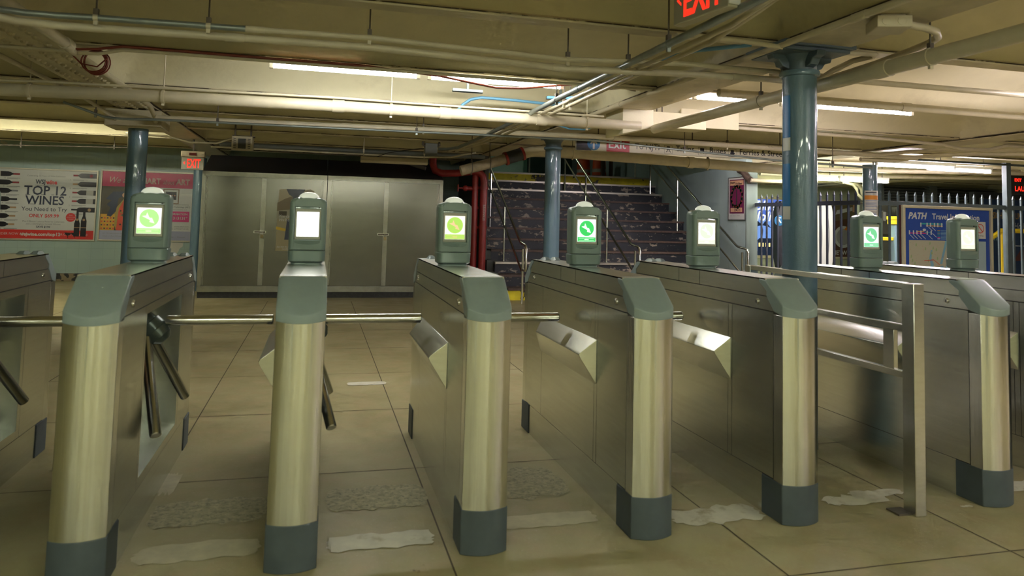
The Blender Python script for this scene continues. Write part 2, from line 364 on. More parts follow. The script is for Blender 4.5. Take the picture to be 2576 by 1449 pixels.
# ---------------------------------------------------------------- turnstiles
LEN = 1.696
def arcx(n=14): return [(-1 + 2 * i / n) for i in range(n + 1)]
def front_plan(w_, y_side, bul):      # plan outline with a bowed front
    return [(-w_, y_side)] + [(w_ * t, -bul * (1 - t * t)) for t in arcx()] + [(w_, y_side)]
SLOPE = 0.112 / 0.13
def cap_bm():
    b = B(); rings = []; W_ = 0.0925
    for i, t in enumerate(arcx(20)):
        x = W_ * t; bu = 0.032 * (1 - t * t); e = 0.006 * max(0, abs(t) - 0.85) / 0.15
        zb = 0.911 - 0.008 * (1 - t * t); zk = 0.957 - bu * SLOPE * 0.85
        rings.append([(x, -bu + e * 0.3, zb), (x, -bu, zk - e * 0.3), (x, -bu + 0.008, zk + 0.009 - e * 0.3), (x, 0.126, 1.0635 - e), (x, 0.137, 1.0695 - e), (x, 0.182, 1.071 - e),
                      (x, 0.182, 1.058 - e), (x, 0.122, 1.014), (x, 0.123, 0.989), (x, 0.064, 0.925)])
    b.loft(rings); return b
def mirror(b):
    for v in b.bm.verts: v.co.y = LEN - v.co.y
    return b
def arrow_pts(cx, cz, k):
    # arrow pointing down-right with a broad forked tail
    P = [(-0.92, 0.22), (-0.42, 0.30), (-0.32, 0.72), (-0.05, 0.10), (0.12, -0.02), (0.28, 0.02), (0.62, -0.70), (-0.02, -0.52), (0.08, -0.34), (-0.06, -0.22)]
    return [(cx + k * x, cz + k * z) for x, z in P]
def em(name, col, s): return mat(name, (0.02, 0.02, 0.02), 0.3, emit=col, es=s * ES)
SCREENS = {
    0: (em('screen_white', (1, 1, 0.93), 2.5), em('screen_green_a', (0.35, 0.85, 0.22), 0.9), em('screen_arrow_a', (0.95, 0.97, 0.65), 1.0)),
    1: (em('screen_warm', (1, 0.93, 0.85), 1.15), em('screen_green_b', (0.42, 0.80, 0.25), 1.0), em('screen_arrow_b', (1.0, 0.96, 0.75), 1.05)),
    2: (em('screen_blown_out', (1, 1, 0.94), 3.2), None, None),
    3: (em('screen_cream', (0.95, 0.92, 0.70), 1.1), em('screen_lime', (0.40, 0.68, 0.10), 1.0), em('screen_orange_arrow', (0.85, 0.55, 0.28), 1.0)),
    4: (em('screen_cool_white', (0.88, 1, 1), 1.5), em('screen_vivid_green', (0.03, 0.58, 0.10), 1.0), em('screen_white_arrow', (0.92, 1, 0.97), 1.3)),
    5: (em('screen_milky', (1, 1, 0.90), 1.2), em('screen_faint_green', (0.72, 0.84, 0.62), 1.0), em('screen_milky_arrow', (1, 1, 0.92), 1.2)),
    6: (em('screen_bluish_white', (0.85, 0.93, 1), 1.3), em('screen_mint_green', (0.18, 0.62, 0.28), 1.0), em('screen_bluish_arrow', (0.85, 0.95, 1), 1.2)),
    7: (em('screen_pale_green', (0.93, 0.97, 0.75), 1.1), em('screen_palest_green', (0.78, 0.93, 0.66), 1.0), em('screen_palest_arrow', (0.97, 0.98, 0.80), 1.1))}
def screen_bm(i):
    b = B(); W_, G_, A_ = SCREENS[i]
    x0, x1, z0, z1 = -0.052, 0.052, 1.207, 1.327
    b.use(W_); b.box(x0, 0.8305, z0, x1, 0.836, z1)
    if G_:
        b.use(G_); b.disc(0.0, 1.279, 0.042, 0.8300)
        b.rect(x0 + 0.001, z0 + 0.001, x1 - 0.001, 1.232, 0.8300)
        b.use(A_); b.poly(arrow_pts(0.002, 1.280, 0.036), 0.8296)
        b.rect(x0 + 0.008, 1.2245, x1 - 0.008, 1.2255, 0.8297); b.rect(x0 + 0.008, 1.2135, x1 - 0.008, 1.2145, 0.8297); b.rect(-0.012, 1.2175, 0.012, 1.2205, 0.8297)
    return b
def turnstile():
    r = empty('turnstile')
    # steel body: core plus separate folded panels with gaps between
    b = B(); b.use(SEAM)
    out = [(0.02, 0.172), (LEN - 0.02, 0.172), (LEN - 0.02, 0.93), (1.56, 1.064), (0.136, 1.064), (0.02, 0.93)]
    b.prism(out, 'x', -0.0865, -0.03)
    b.prism([(0.02, 0.885), (LEN - 0.02, 0.885), (LEN - 0.02, 0.93), (1.56, 1.064), (0.136, 1.064), (0.02, 0.93)], 'x', -0.03, 0.0865)
    b.box(-0.03, 0.02, 0.172, 0.0865, 0.455, 0.885); b.box(-0.03, 1.265, 0.172, 0.0865, LEN - 0.02, 0.885); b.box(-0.03, 0.45, 0.172, 0.0865, 1.27, 0.21)
    b.build('inner_frame', parent=r, smooth=False)
    b = B(); b.use(STEEL); g = 0.0018
    # hood in three lengths, each a channel over the top
    for (y0, y1, e0, e1) in ((0.136, 0.743, 'f', 0), (0.7475, 0.981, 0, 0), (0.9855, 1.560, 0, 'r')):
        for sx in (-1, 1):
            pts = [(y0 if e0 != 'f' else 0.105, 0.9905), (y1 if e1 != 'r' else 1.591, 0.9905), (y1, 1.07), (y0, 1.07)]
            b.prism(pts, 'x', sx * 0.086, sx * 0.0905)
        b.box(-0.0905, y0, 1.064, 0.0905, y1, 1.0702)
    for sx in (-1, 1):
        b.prism([(0.05, 0.9250), (LEN - 0.05, 0.9250), (LEN - 0.105, 0.9865), (0.105, 0.9865)], 'x', sx * 0.086, sx * 0.0905)
        b.box(min(sx * 0.086, sx * 0.0905), 0.07, 0.1775, max(sx * 0.086, sx * 0.0905), 0.413 if sx < 0 else 0.424, 0.9205)
        b.box(min(sx * 0.086, sx * 0.0905), 1.306, 0.1775, max(sx * 0.086, sx * 0.0905), LEN - 0.07, 0.9205)
        b.box(min(sx * 0.086, sx * 0.089), 0.155, 0.0, max(sx * 0.086, sx * 0.0895), LEN - 0.155, 0.1745)
    b.box(-0.0905, 0.416, 0.1775, -0.086, 0.4495, 0.9205); b.box(-0.0905, 0.4525, 0.1775, -0.086, 1.303, 0.9205)
    # right side: frame round the deep opening
    b.box(0.086, 0.428, 0.1775, 0.0905, 0.455, 0.9205); b.box(0.086, 1.265, 0.1775, 0.0905, 1.303, 0.9205)
    b.box(0.086, 0.456, 0.885, 0.0905, 1.264, 0.9205); b.box(0.086, 0.456, 0.1775, 0.0905, 1.264, 0.219)
    b.box(-0.031, 0.452, 0.21, -0.0285, 1.268, 0.888)      # back of the opening
    b.prism([(-0.03, 0.245), (0.088, 0.219), (0.088, 0.213), (-0.03, 0.213)], 'y', 0.452, 1.268)
    b.box(-0.03, 0.448, 0.21, 0.088, 0.4555, 0.888); b.box(-0.03, 1.2645, 0.21, 0.088, 1.272, 0.888); b.box(-0.03, 0.452, 0.884, 0.088, 1.268, 0.889)
    b.box(-0.086, 0.155, 0.0, 0.086, LEN - 0.155, 0.174)
    # shallow pressed boss low on the left panel
    b.ball((-0.0895, 0.60, 0.815), 0.11, (0.025, 1.0, 0.5))
    b.build('body', parent=r, bevel=0.0022, segs=3)
    for nm, mir in (('front_column', False), ('rear_column', True)):
        b = B(); b.prism(front_plan(0.0905, 0.068, 0.030), 'z', 0.168, 0.912)
        if mir: mirror(b)
        b.build(nm, STEELV, r, bevel=0.0015, ang=25)
        b = cap_bm()
        if mir:
            mirror(b)
            for xa, xb in ((-0.038, 0.014), (0.026, 0.078)):
                b.loft([[(xa, y, 1.069), (xb, y, 1.069), (xb - 0.014, y, 1.069 + h), (xa + 0.014, y, 1.069 + h)] for y, h in ((1.47, 0.004), (1.49, 0.018), (1.545, 0.018), (1.57, -0.01))])
        b.build('rear_cap' if mir else 'front_cap', CAPG, r, bevel=0.003, segs=2, ang=22)
        b = B(); b.prism(front_plan(0.0945, 0.155, 0.032), 'z', 0.0, 0.1725)
        if mir: mirror(b)
        b.build('rear_foot' if mir else 'front_foot', FOOTG, r, bevel=0.004, segs=3, ang=25)
    for sx in (-1, 1):
        for y in (0.198, LEN - 0.198):
            b = B(); b.use(STEELP)
            rr = [[(sx * (0.089 + d), y + rad * math.cos(2 * PI * k / 20), 0.957 + rad * math.sin(2 * PI * k / 20)) for k in range(20)] for d, rad in ((0, 0.016), (0.005, 0.015), (0.0045, 0.012), (0.0075, 0.0095), (0.008, 0.004))]
            b.loft(rr); b.use(BLACK); b.box(sx * 0.0965 - 0.001, y - 0.002, 0.951, sx * 0.0965 + 0.001, y + 0.002, 0.963)
            b.build('lock', parent=r)
    # wedge guard on the left side
    b = B(); W0 = -0.0905
    b.loft([[(W0, 0.425, 0.752), (W0 - 0.078, 0.44, 0.690), (W0 - 0.085, 0.443, 0.680), (W0 - 0.078, 0.444, 0.666), (W0, 0.425, 0.541)],
            [(W0, 1.29, 0.752), (W0 - 0.078, 1.16, 0.690), (W0 - 0.085, 1.155, 0.680), (W0 - 0.078, 1.16, 0.666), (W0, 1.33, 0.541)]])
    b.build('side_guard', STEEL, r, bevel=0.002, ang=60)
    # tripod head and arms
    ax = Vector((1, 0, -1)).normalized(); O = Vector((0.0, 0.835, 0.8066)); hb = B(); x_ = ax.cross(Vector((0, 1, 0))).normalized(); y_ = Vector((0, 1, 0))
    def ring(d, rad, n=24): return [O + ax * d + x_ * rad * math.cos(2 * PI * k / n) + y_ * rad * math.sin(2 * PI * k / n) for k in range(n)]
    O = Vector((0.0, 0.835, 0.815))
    hb.loft([ring(-0.03, 0.040), ring(0.030, 0.046), ring(0.031, 0.056), ring(0.075, 0.058), ring(0.076, 0.054), ring(0.115, 0.050), ring(0.14, 0.026)])
    hb.build('tripod_hub', mat('dark_green_hub', (0.15, 0.19, 0.18), 0.25, 0.3), r, bevel=0.002)
    for k in range(3):
        q = Matrix.Rotation(2 * PI * k / 3, 3, ax); d = q @ Vector((1, 0, 0)); L_ = 0.573; O2 = Vector((0.0, 0.835, 0.8066))
        b = B(); b.tube([O2 + d * t for t in (0.10, L_ - 0.004, L_)], [0.0235, 0.0235, 0.0205], 24); b.build('arm', STEELP, r)
    # card reader on top
    rd = B()
    def plan(hw, y0, y1, rr=0.028):
        P = []
        for cx, cy, a0 in ((hw - rr, y0 + rr, -PI / 2), (hw - rr, y1 - rr, 0), (-hw + rr, y1 - rr, PI / 2), (-hw + rr, y0 + rr, PI)):
            P += [(cx + rr * math.cos(a0 + PI / 2 * k / 6), cy + rr * math.sin(a0 + PI / 2 * k / 6)) for k in range(7)]
        return P
    def lay(hw, y0, y1, z, crown=0.0): return [(x, y, z + crown * (1 - (x / 0.09) ** 2)) for x, y in plan(hw, y0, y1)]
    # rear shell
    rd.loft([lay(0.085, 0.836, 0.925, 1.142), lay(0.087, 0.836, 0.925, 1.16), lay(0.088, 0.836, 0.925, 1.372, 0.006), lay(0.083, 0.840, 0.920, 1.384, 0.016), lay(0.05, 0.86, 0.90, 1.389, 0.016)])
    def fr(xa, xb, za, zb, pr=0.0):
        rr = 0.022
        P = [(xa, 0.85), (xa, 0.822 - pr), (xb - rr, 0.822 - pr)] + [(xb - rr + rr * math.sin(PI / 2 * k / 5), 0.822 - pr + rr - rr * math.cos(PI / 2 * k / 5)) for k in range(1, 6)] + [(xb, 0.88)]
        rd.prism(P, 'z', za, zb); rd.prism([(-x, y) for x, y in P], 'z', za, zb)
    fr(0.064, 0.088, 1.142, 1.372)
    rd.prism([(-0.066, 1.142), (0.066, 1.142), (0.066, 1.192), (-0.066, 1.192)], 'y', 0.822, 0.86)
    top = [(-0.088, 1.366)] + [(-0.088 + 0.176 * k / 16, 1.374 + 0.02 * (1 - (k / 8 - 1) ** 2)) for k in range(17)] + [(0.088, 1.366)]
    rd.prism([(-0.066, 1.352), (-0.066, 1.374)] + [(0.088 * t, 1.376 + 0.020 * (1 - t * t)) for t in arcx(12) if abs(t) < 0.74] + [(0.066, 1.374), (0.066, 1.352)], 'y', 0.822, 0.87)
    fr(0.060, 0.086, 1.366, 1.380)
    # thumb ledge below the screen
    rd.loft([[(0.064 * t, 0.822 - 0.010 * (1 - t * t), 1.190) for t in arcx(10)] + [(0.064, 0.83, 1.190), (-0.064, 0.83, 1.190)],
             [(0.060 * t, 0.822 - 0.002 * (1 - t * t), 1.176 - 0.008 * (1 - t * t)) for t in arcx(10)] + [(0.060, 0.83, 1.172), (-0.060, 0.83, 1.172)]])
    rh = rd.build('card_reader', READG, r, bevel=0.003, segs=3, ang=40)
    b = B(); b.loft([lay(0.074, 0.835, 0.915, 1.069), lay(0.074, 0.835, 0.915, 1.078), lay(0.086, 0.822, 0.927, 1.086), lay(0.089, 0.819, 0.930, 1.137), lay(0.086, 0.822, 0.927, 1.140)])
    b.build('collar', READG, rh, bevel=0.002)
    b = B(); b.box(-0.061, 0.831, 1.193, 0.061, 0.838, 1.342); b.build('screen_bezel', BEZEL, rh, bevel=0.002)
    b = B(); b.loft([[(0.052 * s_ * math.cos(2 * PI * k / 28), 0.872 + 0.036 * s_ * math.sin(2 * PI * k / 28), 1.388 + z) for k in range(28)] for s_, z in ((1.0, -0.006), (1.0, 0.006), (0.93, 0.016), (0.78, 0.026), (0.55, 0.033), (0.25, 0.037), (0.05, 0.038))])
    b.build('indicator_dome', DOME, rh)
    b = B(); b.lathe([(0.004, 0), (0.004, 0.003)], (0, 0, 0), 12); bmesh.ops.rotate(b.bm, verts=b.bm.verts, matrix=Matrix.Rotation(PI / 2, 3, 'X')); bmesh.ops.translate(b.bm, verts=b.bm.verts, vec=(0.052, 0.836, 1.350)); b.build('lens_hole', BLACK, rh)
    return r, rh
TX = {0: -1.4436, 1: -0.7218, 2: -0.009, 3: 0.7218, 4: 1.4436, 5: 2.1654, 6: 3.2697, 7: 3.9915}
TL = {0: 'stainless turnstile cut off by the left edge of the photo, only its back end seen',
      1: 'turnstile whose open recess shows three arms, in front of the left blue column',
      2: 'stainless turnstile seen end-on whose reader screen is a blank glowing white',
      3: 'stainless turnstile whose screen shows a pale orange arrow on a lime green disc',
      4: 'stainless turnstile whose screen shows a sharp white arrow on vivid green',
      5: 'stainless turnstile with washed-out milky screen, standing against the big blue column',
      6: 'stainless turnstile behind the steel queue rail, mint green arrow on its screen',
      7: 'rightmost turnstile, its pale green reader in front of the map board'}
proto, prh = turnstile()
roots = {}
for i in range(8):
    r = proto if i == 0 else copy_tree(proto)
    r.location = (TX[i], 0, 0); tag(r, TL[i], 'turnstile', 'row of fare turnstiles'); roots[i] = r
for i, r in roots.items():
    rh = [c for c in r.children if c.name.startswith('card_reader')][0]
    screen_bm(i).build('screen', parent=rh, smooth=False)
# ---------------------------------------------------------------- fluorescent lamps
def tube_lamp(x0, x1, y, z, label, m=TUBEM, n=1, r=0.017, group='fluorescent tube fittings', name='fluorescent_light', dy=0.05, up=0.03, tray=0.05):
    if label.endswith('photographer'): r = 0.019
    t = empty(name, (round((x0 + x1) / 2, 3), y, z), 0, label, 'light', group); h = (x1 - x0) / 2
    b = B(); b.box(-h, -tray, up, h, tray, up + 0.045); b.build('housing', WHITEM, t, bevel=0.004)
    for k in range(n):
        yy = (k - (n - 1) / 2) * dy
        b = B(); b.tube([(-h + 0.03, yy, 0), (h - 0.03, yy, 0)], r, 8); b.build('tube', m, t)
        for s_ in (-1, 1):
            b = B(); b.box(s_ * (h - 0.015) - 0.015, yy - 0.015, -0.02, s_ * (h - 0.015) + 0.015, yy + 0.015, up + 0.01); b.build('lamp_holder', WHITEM, t)
    return t
TUBEC = mat('lit_fluorescent_tube_centre', (1, 1, 1), emit=(1.0, 1.0, 1.0), es=TUBE * 1.7)
tube_lamp(-0.36, 0.77, 2.81, 2.425, 'long lit fluorescent tube left of the pair tucked behind the middle ceiling beam', TUBEC)
tube_lamp(0.83, 1.96, 2.81, 2.425, 'lit fluorescent tube right of the pair behind the middle ceiling beam', TUBEC)
tube_lamp(3.15, 3.72, 2.81, 2.425, 'short lit tube just left of the big blue column', TUBEP)
tube_lamp(4.02, 5.46, 2.81, 2.42, 'lit fluorescent tube right of the big blue column', TUBEP)
def hung(t, h, ztop):
    for s_ in (-1, 1): b = B(); b.tube([(s_ * h * 0.8, 0, 0.07), (s_ * h * 0.8, 0, ztop - t.location.z)], 0.007, 6); b.build('hanger', IRON, t)
TUBEL = mat('lit_fluorescent_tube_left', (1, 1, 1), emit=(1.0, 0.97, 0.80), es=TUBE * 1.5)
for k in range(3):
    tube_lamp(-6.3 + 1.3 * k, -5.1 + 1.3 * k, 7.80, 2.565, ('leftmost of the tubes lighting the far left vault', 'middle one of the tubes lighting the far left vault', 'tube lighting the far left vault, nearest the left blue column')[k], TUBEL, 1)
hung(tube_lamp(7.98, 9.42, 6.2, 2.275, 'left tube pair of the bright double strip over the map board', TUBEP, 2), 0.6, 2.7)
hung(tube_lamp(9.25, 10.45, 6.5, 2.285, 'right tube pair of the bright double strip over the map board', TUBEP, 2), 0.6, 2.7)
hung(tube_lamp(7.70, 8.75, 8.0, 2.165, 'lit tube glowing beyond the spiked fence, left of the far blue column', TUBEM, 2), 0.5, 2.7)
hung(tube_lamp(8.80, 9.82, 8.0, 2.165, 'lit tube glowing beyond the spiked fence, right of the far blue column', TUBEM, 2), 0.5, 2.7)
hung(tube_lamp(9.0, 10.3, 11.1, 2.50, 'far lit tube glowing above the blue holiday advert', TUBEM, 2), 0.5, 2.7)
hung(tube_lamp(10.6, 11.8, 11.1, 2.50, 'far lit tube right of the one above the blue holiday advert', TUBEM, 2), 0.5, 2.7)
tube_lamp(5.9, 7.1, 7.76, 2.51, 'unseen lit tube added behind the beam to brighten the stair wall', TUBEP, 1)  # added lamp, hidden by the beam, brightens the stair wall
# lamps of the same hall above and behind the photographer
for i, (x, y, m) in enumerate(((-3.6, -3.72, TUBEM), (-1.2, -3.72, TUBEM), (0.9, -3.72, TUBEM), (3.9, -3.72, TUBEM), (5.6, -3.72, TUBEP), (-0.9, -7.1, TUBEM), (1.5, -7.1, TUBEM), (4.6, -7.1, TUBEM), (-4.2, -7.1, TUBEM), (9.6, -0.4, TUBEP), (6.0, 1.2, TUBEP))):
    tube_lamp(x - 0.6, x + 0.6, y, 2.40, 'lit ceiling tube behind the photographer', m, 2, tray=0.07)
# ---------------------------------------------------------------- columns
def column(x, y, label, r=0.100, top=2.40, cap=True, big=False):
    t = empty('blue_column', (x, y, 0), 0, label, 'column', 'round steel columns')
    b = B(); b.lathe([(r * 1.02, 0), (r, 0.05), (r, top - 0.16)], seg=40); b.build('shaft', BLUECOL, t)
    if cap:
        b = B(); b.lathe([(r * 1.0, top - 0.18), (r * 1.16, top - 0.175), (r * 1.20, top - 0.16), (r * 1.16, top - 0.145), (r * 1.0, top - 0.14)], seg=40); b.build('collar_ring', BLUECOL, t)
        b = B(); b.lathe([(r * 1.0, top - 0.17), (r * 0.98, top - 0.10), (r * 1.10, top - 0.075), (r * 1.35, top - 0.045)], seg=40)
        q = 2.45 * r if big else 1.5 * r
        b.box(-q, -q * 0.85, top - 0.028, q, q * 0.85, top + 0.004); b.box(-q * 0.9, -q * 0.75, top - 0.05, q * 0.9, q * 0.75, top - 0.026)
        if big:
            for a in (0, PI / 2, PI, 3 * PI / 2):       # brackets under the plate
                M = Matrix.Rotation(a, 4, 'Z'); n0 = len(b.bm.verts)
                b.prism([(0.09, top - 0.045), (0.215, top - 0.045), (0.205, top - 0.075), (0.165, top - 0.085), (0.14, top - 0.12), (0.09, top - 0.135)], 'y', -0.03, 0.03)
                b.bm.verts.ensure_lookup_table(); bmesh.ops.transform(b.bm, matrix=M, verts=b.bm.verts[n0:])
        b.build('capital', CAPITAL, t, bevel=0.005)
    return t
cB = column(2.895, 1.0, 'large slate blue column with square capital standing between two turnstiles and the queue rail', 0.101, 2.42, True, True)
column(2.90, 5.95, 'slim slate blue column standing in front of the staircase')
column(-1.885, 5.80, 'blue column in front of the pink art poster, cream box at its top', top=2.40, cap=False)
column(-1.93, 10.5, 'blue column beside the steel cabinet, under the red exit sign', top=2.40, cap=False)
column(-1.88, -3.95, 'unseen blue column added behind the photographer, left', top=2.40, cap=False); column(2.9, -3.95, 'unseen blue column added behind the photographer, right', top=2.40, cap=False)  # unseen columns on the grid, added for dark bands in steel reflections
cF = column(7.68, 5.95, 'far blue column wrapped with a paper notice beside the map board', 0.097, cap=False)
b = B()
def wrap(b, r, z0, z1, a0, a1, m):
    b.use(m); n = 16; pts = [(r * math.cos(a0 + (a1 - a0) * k / n), r * math.sin(a0 + (a1 - a0) * k / n)) for k in range(n + 1)]
    for p, q in zip(pts, pts[1:]): b.face([b.bm.verts.new(v) for v in ((p[0], p[1], z0), (q[0], q[1], z0), (q[0], q[1], z1), (p[0], p[1], z1))])
WPAPER = flat('white_paper', (0.62, 0.62, 0.60)); INKD = flat('dark_ink', (0.03, 0.04, 0.07)); ORG = flat('orange_band', (0.70, 0.28, 0.05)); INKB = flat('blue_ink', (0.10, 0.16, 0.38))
wrap(b, 0.0995, 1.02, 1.87, PI * 1.02, PI * 1.75, WPAPER); wrap(b, 0.1000, 1.74, 1.80, PI * 1.03, PI * 1.74, ORG)
for k, (z, h) in enumerate(((1.835, 0.012), (1.72, 0.006), (1.70, 0.006), (1.68, 0.006), (1.66, 0.006), (1.64, 0.006), (1.60, 0.006))): wrap(b, 0.1001, z, z + h, PI * 1.08, PI * 1.6, INKB if k else INKD)
for z in (1.56, 1.46, 1.445, 1.36): wrap(b, 0.1001, z, z + 0.006, PI * 1.06, PI * 1.6, INKD)
wrap(b, 0.1000, 1.48, 1.55, PI * 1.09, PI * 1.57, flat('pale_blue_ink', (0.35, 0.42, 0.55)))
b.build('column_notice', parent=None, loc=(7.68, 5.95, 0), normals=False)
o = bpy.data.objects['column_notice']; tag(o, 'white paper notice with orange band wrapped round the far blue column', 'notice')
# blue and white number plates down the left flank of the big column
for i, (z0, z1, zz) in enumerate(((1.86, 2.12, 1.78), (1.44, 1.70, 1.36))):
    b = B(); BLU = flat('sign_blue', (0.01, 0.16, 0.42), 0.4)
    wrap(b, 0.1035, z0, z1, PI * 0.93, PI * 1.13, BLU); wrap(b, 0.1035, zz, z0 + 0.0, PI * 0.93, PI * 1.13, flat('sign_white', (0.62, 0.62, 0.55), 0.4))
    b.build('column_sign', loc=(2.895, 1.0, 0), normals=False)
for i, o in enumerate([o for o in S.objects if o.name.startswith('column_sign')]):
    tag(o, ('upper blue and white band sign on the left side of the big column', 'lower blue and white band sign on the left side of the big column')[i], 'sign', 'band signs on the big column')

# ---------------------------------------------------------------- queue rail
t = empty('queue_rail', (2.775, 0, 0), 0, 'square steel queue rail beside the wide lane, its post on the pale floor patch', 'railing')
b = B(); b.box(-0.03, -0.045, 0, 0.03, 0.03, 1.062); b.build('post', STEEL, t, bevel=0.003)
b = B(); b.box(-0.03, 1.30, 0, 0.03, 1.36, 1.062); b.build('post', STEEL, t, bevel=0.003)
b = B(); b.box(-0.025, -0.02, 1.032, 0.025, 1.34, 1.062); b.build('top_rail', STEEL, t, bevel=0.003)
for z in (0.845, 0.625): b = B(); b.box(-0.016, 0.0, z - 0.016, 0.016, 1.34, z + 0.016); b.build('rail', STEEL, t, bevel=0.002)
b = B(); b.box(-0.012, 0.10, 0.62, 0.012, 0.17, 0.86); b.build('brace', STEEL, t, bevel=0.002)
b = B(); b.box(-0.10, -0.02, 0, -0.02, 0.06, 0.008); b.build('base_plate', IRON, t)

# ---------------------------------------------------------------- stair handrails
def handrail(x, label, zoff=0.0):
    t = empty('stair_handrail', (x, 8.49, 0), 0, label, 'handrail', 'steel stair handrails'); g = sh / st
    L = lambda y: 0.90 + g * (y - 8.55) + zoff
    Y = lambda y: y - 8.49
    b = B(); b.tube([(0, Y(12.9), L(12.75)), (0, Y(12.6), L(12.6)), (0, Y(8.68), L(8.68)), (0, Y(8.62), L(8.64)), (0, Y(8.40), L(8.60)), (0, Y(8.34), L(8.60) - 0.02), (0, Y(8.31), L(8.6) - 0.07), (0, Y(8.31), L(8.6) - 0.36), (0, Y(8.34), L(8.6) - 0.40), (0, Y(8.49), L(8.6) - 0.40)], 0.022, 12)
    b.build('top_rail', STEELP, t)
    b = B(); b.tube([(0, Y(12.6), L(12.6) - 0.39), (0, Y(8.49), L(8.49) - 0.39)], 0.019, 10); b.build('lower_rail', STEELP, t)
    for y in (8.49, 9.75, 10.9, 12.2):
        k = max(0, math.floor((y - sy0) / st) + 1) if y >= sy0 else 0
        b = B(); b.tube([(0, Y(y), k * sh), (0, Y(y), L(y))], 0.019, 10); b.build('post', STEELP, t)
    return t
handrail(3.25, 'steel stair handrail beside the red pipes at the left edge of the stairs')
handrail(5.20, 'steel handrail running down the middle of the stairs')
handrail(7.22, 'steel stair handrail against the pale blue right wall')
b = B(); b.box(2.95, 12.62, 2.37, 4.2, 12.66, 2.375)
b.bm.clear()
b.tube([(4.55, 12.75, 2.37), (4.55, 12.75, 3.35)], 0.02, 8); o = b.build('landing_post', STEELP); tag(o, 'upright steel post on the upper landing behind the slim column', 'post')
b = B(); b.tube([(7.1, 12.75, 2.37), (7.1, 12.75, 3.35)], 0.02, 8); o = b.build('landing_post', STEELP); tag(o, 'upright steel post on the landing at the right stair wall', 'post')
# barrels and steel barrier on the landing
def barrel(x, y, label):
    t = empty('traffic_barrel', (x, y, 2.37), 0, label, 'traffic barrel', 'orange barrels on the landing')
    O_ = mat('orange_barrel_plastic', (0.60, 0.09, 0.02), 0.5); W_ = mat('barrel_white_band', (0.45, 0.42, 0.36), 0.5); t.scale = (0.85, 0.85, 0.85)
    b = B(); b.lathe([(0.24, 0), (0.235, 0.14), (0.215, 0.15)]); b.build('base', BLACK, t)
    b = B()
    for z0, z1, m in ((0.14, 0.24, O_), (0.24, 0.34, W_), (0.34, 0.62, O_)): b.use(m); b.lathe([(0.215 - 0.05 * z0, z0), (0.215 - 0.05 * z1, z1)])
    b.use(O_); b.lathe([(0.19, 0.61), (0.15, 0.66), (0.02, 0.67)]); b.build('drum', parent=t)
    b = B(); b.tube([(-0.05, 0, 0.66), (-0.05, 0, 0.71), (0.05, 0, 0.71), (0.05, 0, 0.66)], 0.014, 8); b.build('handle', O_, t)
barrel(6.82, 14.3, 'orange and white traffic barrel on the landing, in front of its pair')
barrel(6.55, 14.7, 'orange and white traffic barrel behind the other, on the landing')
b = B(); b.use(UPW); b.box(3.0, 14.5, 2.37, 4.9, 14.6, 3.25); b.use(mat('green_frame', (0.03, 0.09, 0.06), 0.4)); b.box(4.9, 14.45, 2.37, 4.98, 14.65, 4.3); b.box(3.0, 14.45, 2.37, 3.05, 14.65, 3.3); b.box(3.0, 14.48, 3.25, 4.9, 14.62, 3.29)
o = b.build('steel_kiosk', smooth=False, bevel=0.004); tag(o, 'dark green steel clad booth at the top left of the stairs', 'booth')
b = B(); b.use(mat('brown_frame', (0.09, 0.055, 0.03), 0.5)); b.box(6.7, 13.8, 2.37, 6.78, 13.9, 4.3); b.box(6.92, 13.8, 2.37, 6.98, 13.9, 4.3); b.box(6.7, 13.8, 3.9, 6.98, 13.9, 4.0)
o = b.build('door_frame', smooth=False); struct(o)
ul = tube_lamp(3.3, 4.5, 13.6, 4.1, 'lit tube over the upper landing', TUBEM, 1, r=0.012)

